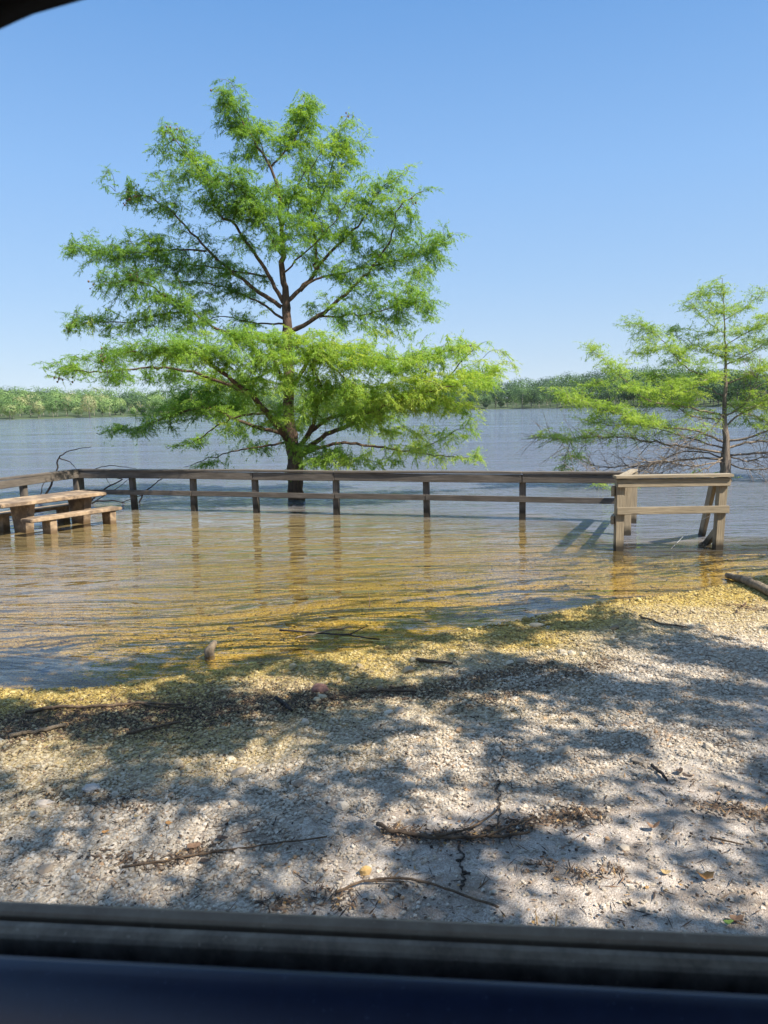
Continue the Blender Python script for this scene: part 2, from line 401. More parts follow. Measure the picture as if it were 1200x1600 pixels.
# ------------------------------------------------------------------ water sheet
xs = axis(-8, 10, .12, -3000, 3000, 1.15); y_ = axis(3.2, 15, .08, 2.9, 3200, 1.12)
X, Y, Fq = grid(xs, y_); gz = ground_z(X, Y)
dep = np.clip(-gz, 0, None)
murk = 1-np.exp(-np.clip(dep-.03, 0, None)*3.4); murk = np.minimum(murk, .86)
yw = Y-yb(X)+(fbm(X*.8, Y*1.5, 91)-.5)*1.3; calm = 1-sstep(-1.3, 1.3, yw); nearw = 1/(1+(np.clip(Y-12, 0, None)/27)**2)
Wt = link('water', mesh_np('water', np.stack([X, Y, X*0], 1), Fq, True, {'murk': murk, 'calm': calm, 'nearw': nearw}), M_WATER); tag(Wt, kind='structure')

# ------------------------------------------------------------------ gravel stones (stuff)
def icosa():
    p = (1+5**.5)/2
    V = np.array([(-1, p, 0), (1, p, 0), (-1, -p, 0), (1, -p, 0), (0, -1, p), (0, 1, p), (0, -1, -p), (0, 1, -p), (p, 0, -1), (p, 0, 1), (-p, 0, -1), (-p, 0, 1)])
    V /= np.linalg.norm(V[0])
    Fs = np.array([(0, 11, 5), (0, 5, 1), (0, 1, 7), (0, 7, 10), (0, 10, 11), (1, 5, 9), (5, 11, 4), (11, 10, 2), (10, 7, 6), (7, 1, 8), (3, 9, 4), (3, 4, 2), (3, 2, 6), (3, 6, 8), (3, 8, 9), (4, 9, 5), (2, 4, 11), (6, 2, 10), (8, 6, 7), (9, 8, 1)])
    return V, Fs
def stones(name, n, r0, r1, ymin, ymax, keep):
    y = ymin*(ymax/ymin)**(rng.random(n)**.85); x = (rng.random(n)*2-1)*(y*.60+.5)
    k = rng.random(n) < keep(x, y); x = x[k]; y = y[k]; n = len(x)
    z = ground_z(x, y)
    V0, F0 = icosa()
    r = (r0+(r1-r0)*rng.random(n)**3)*(1+.10*(y-2))*np.where(rng.random(n) < .006, rng.uniform(1.6, 3.0, n), 1)
    sc = r[:, None]*np.stack([.8+.6*rng.random(n), .7+.5*rng.random(n), .45+.4*rng.random(n)], 1)
    V = V0[None]*(1+.28*(rng.random((n, 12, 1))-.5)) * sc[:, None]
    a = rng.random(n)*2*math.pi; ca, sa = np.cos(a), np.sin(a)
    Vx = V[..., 0]*ca[:, None]-V[..., 1]*sa[:, None]; Vy = V[..., 0]*sa[:, None]+V[..., 1]*ca[:, None]
    tl = (rng.random(n)-.5)*.8; Vz = V[..., 2]+Vx*tl[:, None]
    V = np.stack([Vx+x[:, None], Vy+y[:, None], Vz+(z+.25*r)[:, None]], 2).reshape(-1, 3)
    Fq = (F0[None]+np.arange(n)[:, None, None]*12).reshape(-1, 3)
    tone = np.repeat(np.clip(rng.normal(.52, .24, n), 0, 1), 12)
    return mesh_np(name, V, Fq, False, {'tone': tone})
def keepf(x, y): return np.clip(1-.9*dustf(x, y), 0, 1)*((y-ys(x) < .03) | (rng.random(len(x)) < .12))*(y-ys(x) < 2.6)*np.where((y > ys(x)+.02) & (y < ys(x)+.35), .25, 1)
gs = link('gravel', stones('gravel', 230000, .0036, .0105, 1.5, 10.0, keepf), M_STONE)
tag(gs, 'loose pale limestone gravel strewn over the shore and shallow lake bed', 'gravel', kind='stuff')

# ------------------------------------------------------------------ boxes and boards
def box_mesh(name, lx, ly, lz, bev=.006, warp=0):
    bm = bmesh.new(); bmesh.ops.create_cube(bm, size=1)
    for v in bm.verts: v.co = Vector((v.co.x*lx, v.co.y*ly, v.co.z*lz))
    if lx > .8:
        es = [e for e in bm.edges if abs((e.verts[0].co-e.verts[1].co).x) > lx*.5]
        bmesh.ops.subdivide_edges(bm, edges=es, cuts=int(lx/.35))
    bmesh.ops.bevel(bm, geom=[e for e in bm.edges if len(e.link_faces) == 2 and e.calc_face_angle(0) > .5], offset=bev, segments=2, affect='EDGES')
    if warp:
        ph = random.random()*9
        for v in bm.verts:
            v.co.z += math.sin(v.co.x*1.3+ph)*warp; v.co.y += math.sin(v.co.x*1.9+ph*2)*warp
    me = bpy.data.meshes.new(name); bm.to_mesh(me); bm.free(); return me
def frame(p0, p1, upv=(0, 0, 1)):
    p0 = Vector(p0); p1 = Vector(p1); x = (p1-p0).normalized(); u = Vector(upv)
    y = u.cross(x).normalized(); z = x.cross(y)
    Mx = Matrix(((x.x, y.x, z.x, 0), (x.y, y.y, z.y, 0), (x.z, y.z, z.z, 0), (0, 0, 0, 1)))
    return Matrix.Translation((p0+p1)/2) @ Mx, (p1-p0).length
def board(name, p0, p1, wy, hz, m, parent, upv=(0, 0, 1), bev=.006, warp=0, label=None):
    M, ln = frame(p0, p1, upv)
    o = link(name, box_mesh(name, ln, wy, hz, bev, warp), m, parent, M)
    if label: o['label'] = label
    return o
def nv(v): v = np.asarray(v, float); return v/np.linalg.norm(v)

# ------------------------------------------------------------------ the long fence
HT = 0.71                       # top of rail above the flood water
fence = empty('wooden_fence', (FP[2][0], FP[2][1], 0), 'weathered grey two-rail wooden fence standing in the flood water in front of the large cypress', 'fence')
fd = nv([FEND[0]-FP[0][0], FEND[1]-FP[0][1], 0]); fn = np.array([fd[1], -fd[0], 0])   # toward camera
def proj_line(p):   # drop posts on one straight line
    q = p-FP[0]; return FP[0]+fd*(q@fd)
posts = [CORNER]+FP
for i, p in enumerate(FP):
    p = proj_line(p); gz = float(ground_z(p[0], p[1]))
    ln = [.02, -.01, .012, -.008, .01, 0][i]
    board('post', (p[0]+ln, p[1], min(gz, -.3)-.1), (p[0]-ln*.3, p[1], HT-.035), .09, .095, M_FENCE, fence, tuple(fn), .007)
ldir = nv(LEFTF-CORNER)
board('post', (CORNER[0], CORNER[1], -.6), (CORNER[0], CORNER[1], HT-.035), .10, .19, M_FENCE, fence, tuple(fn), .007)
pl = CORNER+ldir*1.35
board('post', (pl[0], pl[1], -.6), (pl[0]-.01, pl[1], HT-.035), .09, .1, M_FENCE, fence, tuple(fn), .007)
pl2 = CORNER+ldir*2.9
board('post', (pl2[0], pl2[1], -.6), (pl2[0]-.01, pl2[1], HT-.035), .09, .1, M_FENCE, fence, tuple(fn), .007)
# rails: butted boards on the camera side of the posts, a cap plank above
cuts = [CORNER, proj_line(FP[2]), proj_line(FP[3])+fd*.0, proj_line(FP[5]), proj_line(FEND)]
for a, b in zip(cuts[:-1], cuts[1:]):
    a = a+fd*.003; b = b-fd*.003; dz = random.uniform(-.004, .004)
    off = fn*.069
    board('top_rail', tuple(a+off+[0, 0, HT-.082]), tuple(b+off+[0, 0, HT-.082+dz]), .038, .125, M_FENCE, fence, warp=.005)
    board('cap_rail', tuple(a+fn*.02+[0, 0, HT]), tuple(b+fn*.02+[0, 0, HT+dz]), .16, .032, M_FENCE, fence, warp=.005)
cuts = [CORNER+fd*.1, proj_line(FP[1]), proj_line(FP[3]), proj_line(FP[4]), proj_line(FEND)]
for a, b in zip(cuts[:-1], cuts[1:]):
    a = a+fd*.003; b = b-fd*.003; dz = random.uniform(-.008, .008)
    board('middle_rail', tuple(a+fn*.069+[0, 0, .315]), tuple(b+fn*.069+[0, 0, .315+dz]), .036, .085, M_FENCE, fence, warp=.003)
le = CORNER+ldir*3.0
ln_ = np.array([-ldir[1], ldir[0], 0]); ln_ = ln_ if ln_[0] > 0 else -ln_
board('top_rail', tuple(CORNER+ln_*.07-ldir*.05+[0, 0, HT-.082]), tuple(le+ln_*.07+[0, 0, HT-.082]), .038, .125, M_FENCE, fence, warp=.005)
board('cap_rail', tuple(CORNER+ldir*.03+[0, 0, HT+.003]), tuple(le+[0, 0, HT+.003]), .16, .032, M_FENCE, fence, warp=.005)
board('middle_rail', tuple(CORNER+ln_*.07+ldir*.1+[0, 0, .32]), tuple(le+ln_*.07+[0, 0, .32]), .036, .085, M_FENCE, fence, warp=.003)

# ------------------------------------------------------------------ the tan railing at the right
rail = empty('dock_railing', (G_L[0], G_L[1], 0), 'tan wooden dock railing with a diagonal brace at the water edge right of the fence', 'railing')
HG = .88
gd = nv([G_R[0]-G_L[0], G_R[1]-G_L[1], 0]); gn = np.array([gd[1], -gd[0], 0])
B1 = onz(980, 836); B2 = onz(988, 817)
sd_ = nv([B2[0]-G_L[0], B2[1]-G_L[1], 0])
def gpost(p, w_, h, nm='post', lean=0.0):
    board(nm, (p[0], p[1], float(ground_z(p[0], p[1]-.2))-.2), (p[0]+lean, p[1], h), .095, w_, M_DOCK, rail, tuple(gn), .006)
gpost(G_L, .098, HG-.02); gpost(G_R, .10, HG-.02, lean=.03)
gpost(B1, .085, HG-.09, lean=-.02); gpost(B2, .085, HG-.14)
e0 = G_L-gd*.05; e1 = G_R+gd*.09
board('top_rail', tuple(e0+gn*.069+[0, 0, HG-.085]), tuple(e1+gn*.069+[0, 0, HG-.085]), .038, .095, M_DOCK, rail, warp=.001)
board('cap_rail', tuple(e0+gn*.045-gd*.03+[0, 0, HG-.012]), tuple(e1+gn*.045+gd*.02+[0, 0, HG-.012]), .15, .034, M_DOCK, rail, warp=.001)
board('middle_rail', tuple(e0+gn*.069+[0, 0, .475]), tuple(e1+gn*.069+[0, 0, .475]), .038, .085, M_DOCK, rail, warp=.001)
s0 = G_L-sd_*.05; s1 = B2+sd_*.1; sn = np.array([-sd_[1], sd_[0], 0]); sn = sn if sn[0] < 0 else -sn
board('side_rail', tuple(s0+sn*.071+[0, 0, .70]), tuple(s1+sn*.071+[0, 0, .62]), .04, .12, M_DOCK, rail)
board('side_rail', tuple(s0+sn*.071+[0, 0, .36]), tuple(s1+sn*.071+[0, 0, .34]), .04, .10, M_DOCK, rail)
board('side_cap_rail', tuple(G_L+sd_*.12+[0, 0, HG-.03]), tuple(s1+[0, 0, HG-.125]), .10, .03, M_DOCK, rail)
br0 = G_R-gd*.02-gn*.12+[0, 0, HG-.1]; br1 = onz(1096, 838, -.02)
board('brace', tuple(br0), tuple(br1+(br1-br0)*.18), .14, .045, M_DOCK, rail, tuple(gd))
b2 = onz(1108, 846, .0)
board('brace', tuple(b2+[-.03, .1, -.1]), tuple(G_R+[0.02, .06, .22]), .09, .045, M_DOCK, rail, tuple(gd))
eb = onz(968, 863); ee = onz(1500, 855)
edge = tag(board('edging_board', (eb[0]+.05, eb[1]-.0, -.020), (ee[0], ee[1]+.02, -.019), .035, .045, M_FENCE, None, bev=.004), 'long dark edging board lying almost awash along the foot of the dock railing', 'edging board')

fl = MB(); A = onz(1049, 857, .005); Bq = onz(1077, 831, .0)*0+np.array([*(onz(1077, 838, 0)[:2]), .08]); Cq = np.array([G_R[0]-.25, G_R[1]+.05, .30]); D = G_R+gn*.05+[0, 0, .46]
pp = [A+(Bq-A)*q for q in np.linspace(0, 1, 6)]+[Bq+(Cq-Bq)*q for q in np.linspace(.2, 1, 5)]+[D]
fl.tube(pp, .0016, 4)
tag(fl.build('fishing_line', simple('nylon_line', (.7, .72, .75), (.8, .8, .82), 5, .3, 0)), 'thin pale fishing line hanging from the dock railing into the water', 'fishing line')

# ------------------------------------------------------------------ picnic table
def conc():
    m, t, b = mat('tan_concrete'); tc = N(t, 'ShaderNodeTexCoord'); v = tc.outputs['Object']; ge = N(t, 'ShaderNodeNewGeometry')
    n = noise(t, v, 7, 6, .7); n2 = noise(t, v, 60, 3); n3 = noise(t, ge.outputs['Position'], 3.1, 5, .7)
    c = ramp(t, n, [(.3, (.24, .165, .10)), (.6, (.42, .31, .20))]); c = mixc(t, ramp(t, n3, [(.44, (0, 0, 0)), (.56, (.85, .85, .85))]), c, (.12, .085, .06))
    sp = N(t, 'ShaderNodeSeparateXYZ'); t.links.new(ge.outputs['Position'], sp.inputs[0])
    mr = N(t, 'ShaderNodeMapRange'); mr.inputs[1].default_value = .09; mr.inputs[2].default_value = .03; t.links.new(sp.outputs[2], mr.inputs[0])
    c = mixc(t, mr.outputs[0], c, (.13, .085, .045))
    t.links.new(c, b.inputs['Base Color']); b.inputs['Roughness'].default_value = .85; t.links.new(bump(t, n2, .4, .003), b.inputs['Normal']); return m
M_CONC = conc()
Lg1 = onz(38, 831); Lg2 = onz(127, 817)
td = nv(Lg2-Lg1); tp = np.array([td[1], -td[0], 0])     # tp points to the near bench
tab = empty('picnic_table', (Lg1[0], Lg1[1], 0), 'tan concrete picnic table with two benches half sunk in the flood water', 'picnic table')
mid = (Lg1+Lg2)/2
Zt = .455
board('table_top', tuple(mid-td*.98+[0, 0, Zt]), tuple(mid+td*.72+[0, 0, Zt]), .72, .055, M_CONC, tab, bev=.012)
def pedestal(p, wt, wb, th, z0, z1, nm='pedestal'):
    zs = np.linspace(0, 1, 7); V = []; Fs = []
    for q in zs:
        ww = (wb+(wt-wb)*(q**2.2))/2
        for a, c in ((-1, -1), (1, -1), (1, 1), (-1, 1)): V.append(p+tp*a*ww+td*c*th/2+[0, 0, z0+(z1-z0)*q])
    for i in range(6):
        for j in range(4): Fs.append((i*4+j, i*4+(j+1) % 4, i*4+4+(j+1) % 4, i*4+4+j))
    Fs += [(3, 2, 1, 0), (24, 25, 26, 27)]
    b = MB(); b.add(np.array(V), Fs); o = b.build(nm, M_CONC, tab, False)
    md = o.modifiers.new('bevel', 'BEVEL'); md.width = .012; md.segments = 2; md.limit_method = 'ANGLE'; return o
for p in (Lg1, Lg2): pedestal(p, .48, .26, .13, -.42, Zt-.03)
S1 = onz(82, 834); S2 = onz(168, 818)
bm_ = (S1+S2)/2; bo = tp*((bm_-mid)@tp)
bl = abs((S2-S1)@td)/2
for sgn in (1, -1):
    c = mid+bo*sgn+td*((bm_-mid)@td)*(1 if sgn > 0 else 0); zb = .232
    b = board('bench_seat', tuple(c-td*(.86 if sgn > 0 else .95)*1.0+[0, 0, zb]), tuple(c+td*.66+[0, 0, zb]), .27, .05, M_CONC, tab, bev=.01)
    for q in (-1, 1): pedestal(c+td*bl*q, .22, .19, .11, -.42, zb-.027, 'bench_support')

# ------------------------------------------------------------------ trees
class Tree:
    def __init__(s, Y0, base_px):
        s.Y0 = Y0; s.P = []; s.par = []; s.branches = []   # branches: list of (points, radii)
    def w(s, px, py, dy=0.0): return ony(px, py, s.Y0+dy)
    def limb(s, pts, r0, r1, d0=0.0, d1=None, jit=.02):
        d1 = d0 if d1 is None else d1
        m = len(pts); K = np.array([s.w(px, py, d0+(d1-d0)*(i/(m-1))**1.0) for i, (px, py) in enumerate(pts)])
        # Catmull-Rom resample
        out = []
        for i in range(m-1):
            p0 = K[max(i-1, 0)]; p1 = K[i]; p2 = K[i+1]; p3 = K[min(i+2, m-1)]
            n = max(2, int(np.linalg.norm(p2-p1)/.10))
            for q in np.arange(n)/n:
                out.append(.5*((2*p1)+(-p0+p2)*q+(2*p0-5*p1+4*p2-p3)*q*q+(-p0+3*p1-3*p2+p3)*q**3))
        out.append(K[-1]); out = np.array(out)
        j = rng.normal(0, jit, out.shape); j[0] = 0
        out = out+j*np.linspace(.3, 1, len(out))[:, None]
        t = np.linspace(0, 1, len(out)); rad = r0+(r1-r0)*t**.8
        s.branches.append((out, rad, 8 if r0 > .03 else 5)); s.P.append(out); return out
def pads_to_points(T, pads, dens, zs=.75):
    A = []
    for pd in pads:
        cx, cy, rx, ry = pd[:4]; dy = pd[4] if len(pd) > 4 else 0; wgt = pd[5] if len(pd) > 5 else 1
        c = T.w(cx, cy, dy); sc = (T.Y0+dy)/F_PX
        RX, RZ = rx*sc, ry*sc; RY = max(.30, RX*.9)
        n = int(np.ceil(dens*wgt*(RX*RZ*math.pi)**.85*(RY/.5)**.35))
        u = rng.normal(0, 1, (n, 3)); u /= np.linalg.norm(u, axis=1)[:, None]; u *= (rng.random(n)**.45)[:, None]
        A.append(c+u*[RX, RY, RZ])
    return np.concatenate(A)
def limb_fill(T, n, rad, zmin=1.0):
    Q = np.concatenate([P[len(P)//4:] for P in T.P[1:]]); Q = Q[Q[:, 2] > zmin]
    p = Q[rng.integers(0, len(Q), n)]; u = rng.normal(0, 1, (n, 3))*[1, 1.2, .45]
    return p+u*rad*.6+[0, 0, .08]
def grow(T, A, maxd=1.7):
    """attach each point to the closest wood already there"""
    nodes = np.concatenate(T.P); twigs = []
    d = np.min(np.linalg.norm(A[:, None, :]-nodes[None, ::3], axis=2), axis=1); A = A[np.argsort(d)]
    cx, cy = T.P[0][0][0], T.P[0][0][1]
    arr = np.empty((len(nodes)+len(A)*8, 3)); arr[:len(nodes)] = nodes; n = len(nodes)
    ends = []; dirs = []
    for a in A:
        dd = arr[:n]-a; di = np.sqrt((dd*dd).sum(1))
        hr = np.hypot(arr[:n, 0]-cx, arr[:n, 1]-cy); ha = math.hypot(a[0]-cx, a[1]-cy)
        cost = di+.5*np.clip(hr-ha, 0, None)+.35*np.clip(arr[:n, 2]-a[2]-.1, 0, None)
        k = int(np.argmin(cost)); p = arr[k]; v = a-p; l = di[k]
        if l < .04: continue
        m = max(2, min(7, int(l/.12)+1)); q = np.linspace(0, 1, m+1)
        bow = np.array([0, 0, 1.0])*l*rng.uniform(.04, .16)+rng.normal(0, .05, 3)*l
        pts = p+v*q[:, None]+bow*(4*q*(1-q))[:, None]
        arr[n:n+m] = pts[1:]; n += m
        r = .0035+.0045*min(l, 1.2)
        twigs.append((pts, np.linspace(r, .0022, m+1), 3)); ends.append(a); dd_ = pts[-1]-pts[-2]; dirs.append(dd_/np.linalg.norm(dd_))
    return twigs, np.array(ends), np.array(dirs)
def sprays(ends, dirs, K, M, tl, ll, lw, droop, tone_mu, tone_z=None):
    """feathery side shoots with narrow leaf blades round every twig end"""
    n = len(ends)
    E = np.repeat(ends, K, 0); Dm = np.repeat(dirs, K, 0); m = len(E)
    u = rng.random(m)[:, None]*tl*1.5
    st = E-Dm*u+rng.normal(0, .01, (m, 3))
    sgn = np.where(rng.random(m) < .5, -1, 1)
    hz = np.stack([-Dm[:, 1], Dm[:, 0], 0*sgn], 1)*sgn[:, None]
    D = Dm*rng.uniform(.3, 1.1, (m, 1))+hz*rng.uniform(.4, 1.1, (m, 1))+rng.normal(0, .22, (m, 3))*[1, 1, .55]; D[:, 2] = D[:, 2]*.75-droop*rng.random(m)
    D /= np.linalg.norm(D, axis=1)[:, None]
    Ls = tl*rng.uniform(.5, 1.1, m)
    S0 = np.repeat(st, M, 0); D2 = np.repeat(D, M, 0); L2 = np.repeat(Ls, M); q = rng.random(len(S0))
    base = S0+D2*(L2*q)[:, None]; base[:, 2] -= droop*.35*L2*q*q
    k = len(base)
    ax = D2*rng.uniform(.5, 1.0, (k, 1))+rng.normal(0, .5, (k, 3))*[1, 1, .6]; ax[:, 2] -= droop*.5
    ax /= np.linalg.norm(ax, axis=1)[:, None]
    sd = np.cross(ax, rng.normal(0, .5, (k, 3))+[0, 0, 1]); sd /= np.linalg.norm(sd, axis=1)[:, None]+1e-9
    ln = (ll*rng.uniform(.6, 1.3, k))[:, None]; wd = (lw*rng.uniform(.7, 1.3, k))[:, None]
    V = np.stack([base, base+ax*ln*.45+sd*wd*.5, base+ax*ln, base+ax*ln*.45-sd*wd*.5], 1).reshape(-1, 3)
    Fq = np.arange(k*4).reshape(k, 4)
    lx = ends[:, 0]-ends[:, 0].mean(); patch = vnoise(ends[:, 0]*1.3+9, ends[:, 2]*1.9+ends[:, 1]*.8, 61)-.5
    tn = tone_mu+(.16*np.tanh(lx/1.8)+.20*(1-sstep(2.2, 4.2, ends[:, 2]))-.10)*(1 if tone_z else .4)+patch*.35  # lighter to the right and low down: sunlit look put into leaf colour
    tone = np.repeat(np.clip(tn+rng.normal(0, .10, n), 0, 1), K*M)+rng.normal(0, .10, k)
    return V, Fq, np.clip(np.repeat(tone, 4), 0, 1), (st, D, Ls)
def build_tree(name, T, A, label, cat, bark, leafm, sp, base, extra=None):
    root = empty(name, base, label, cat)
    tw, ends, dirs = grow(T, A)
    V, Fq, tone, sh = sprays(ends, dirs, **sp)
    trunk = MB()
    T.branches[0]
    for P, r, k in T.branches: trunk.tube(P, r, k, rough=.25 if r[0] > .03 else 0)
    trunk.build('trunk', bark, root)
    b = MB()
    for P, r, k in tw: b.tube(P, r, k, False)
    b.build('branches', bark, root)
    me = mesh_np('crown', V-np.array(base), Fq, False, {'tone': tone})
    o = link('crown', me, leafm, root, Matrix.Translation(Vector(base)))
    return root, ends

BP = onz(462, 782)
T1 = Tree(BP[1]+.15, None)
TR = [(462, 815), (462, 785), (461, 745), (460, 715), (455, 680), (451, 640), (450, 600), (449, 560), (449, 520), (447, 480), (442, 430), (441, 380), (439, 340), (432, 290)]
K = T1.limb(TR, .19, .035)
T1.branches[-1] = (K, np.interp(np.arange(len(K))/(len(K)-1), [0, .08, .2, .3, .6, .7, 1], [.19, .15, .145, .11, .085, .06, .024]), 12)
Lm = T1.limb
Lm([(432, 290), (423, 262), (387, 203), (366, 170), (346, 146)], .03, .006, 0, -.2)
Lm([(423, 262), (400, 210), (385, 180)], .014, .005, 0, .3)
Lm([(423, 262), (450, 232), (468, 205), (480, 172), (472, 150)], .02, .005, 0, .4)
Lm([(447, 475), (475, 445), (493, 423), (491, 370), (484, 300), (478, 252)], .045, .01, 0, .8)
Lm([(493, 423), (517, 393), (547, 367), (575, 330), (588, 300), (623, 277)], .035, .006, .2, .1)
Lm([(488, 345), (510, 287), (523, 243), (533, 195), (543, 180)], .02, .005, .5, .6)
Lm([(452, 520), (493, 497), (547, 453), (587, 410), (613, 367), (624, 323), (660, 298)], .05, .006, 0, -.6)
Lm([(500, 495), (560, 492), (620, 480), (670, 470)], .022, .005, -.1, -.5)
Lm([(448, 505), (400, 505), (350, 495), (300, 505)], .022, .005, 0, .8)
Lm([(442, 430), (470, 400), (520, 350), (548, 300)], .02, .005, 0, -.8)
Lm([(441, 400), (410, 350), (380, 300), (345, 275)], .02, .005, 0, -.9)
Lm([(440, 360), (460, 300), (500, 240), (510, 215)], .018, .004, 0, -.3)
Lm([(470, 455), (493, 437), (560, 420), (633, 403), (677, 380), (708, 373)], .025, .005, 0, .5)
Lm([(443, 473), (413, 420), (385, 378), (363, 347), (340, 332), (315, 270), (268, 210)], .045, .006, 0, -.5)
Lm([(365, 343), (370, 313), (353, 273)], .015, .005, -.3, -.9)
Lm([(440, 480), (373, 433), (323, 390), (293, 357), (253, 320), (200, 298)], .045, .006, 0, -.2)
Lm([(443, 498), (400, 470), (370, 458), (330, 443), (270, 440)], .028, .006, 0, .9)
Lm([(420, 432), (360, 423), (287, 413), (200, 430)], .022, .005, .1, .7)
Lm([(323, 392), (280, 390), (213, 393), (110, 388)], .02, .005, 0, -.2)
Lm([(450, 545), (400, 528), (347, 517), (297, 487), (250, 457), (220, 440), (160, 440)], .04, .006, 0, -.7)
Lm([(297, 488), (240, 493), (213, 503), (150, 503), (106, 510)], .02, .005, -.3, -.1)
Lm([(463, 712), (450, 690), (440, 673), (413, 640), (387, 613), (330, 570), (287, 543), (200, 550)], .085, .008, 0, -2.4)
Lm([(390, 616), (313, 585), (247, 575), (160, 580), (88, 578)], .035, .006, -.9, -.9)
Lm([(440, 677), (380, 660), (323, 638), (250, 655), (213, 670), (150, 678)], .04, .006, 0, .9)
Lm([(444, 692), (380, 702), (347, 710), (290, 728)], .025, .005, 0, -.4)
Lm([(415, 645), (360, 655), (300, 690), (260, 700)], .025, .005, -.5, .3)
Lm([(463, 705), (480, 680), (493, 650), (500, 603), (487, 573), (495, 540)], .055, .008, 0, -1.6)
Lm([(465, 700), (510, 655), (567, 647), (640, 620), (720, 600)], .05, .006, 0, -1.9)
Lm([(465, 710), (510, 680), (540, 667), (613, 637), (683, 603), (747, 540)], .055, .006, 0, -.6)
Lm([(683, 603), (730, 595), (782, 578)], .015, .005, -.6, -.3)
Lm([(453, 607), (467, 590), (493, 555), (560, 557), (617, 560), (683, 553), (735, 540)], .045, .006, 0, -1.3)
Lm([(451, 610), (440, 590), (425, 560), (380, 535)], .04, .006, 0, -1.5)
Lm([(468, 712), (530, 692), (600, 700), (650, 707), (740, 718)], .04, .006, 0, .8)
Lm([(640, 706), (667, 697), (743, 657)], .012, .004, .5, .2)
Lm([(465, 715), (500, 700), (545, 715)], .03, .006, 0, -1.2)
Lm([(451, 570), (500, 560), (560, 610), (620, 660)], .03, .006, 0, 1.6)
Lm([(450, 560), (400, 590), (330, 610), (270, 620)], .03, .006, 0, 1.6)
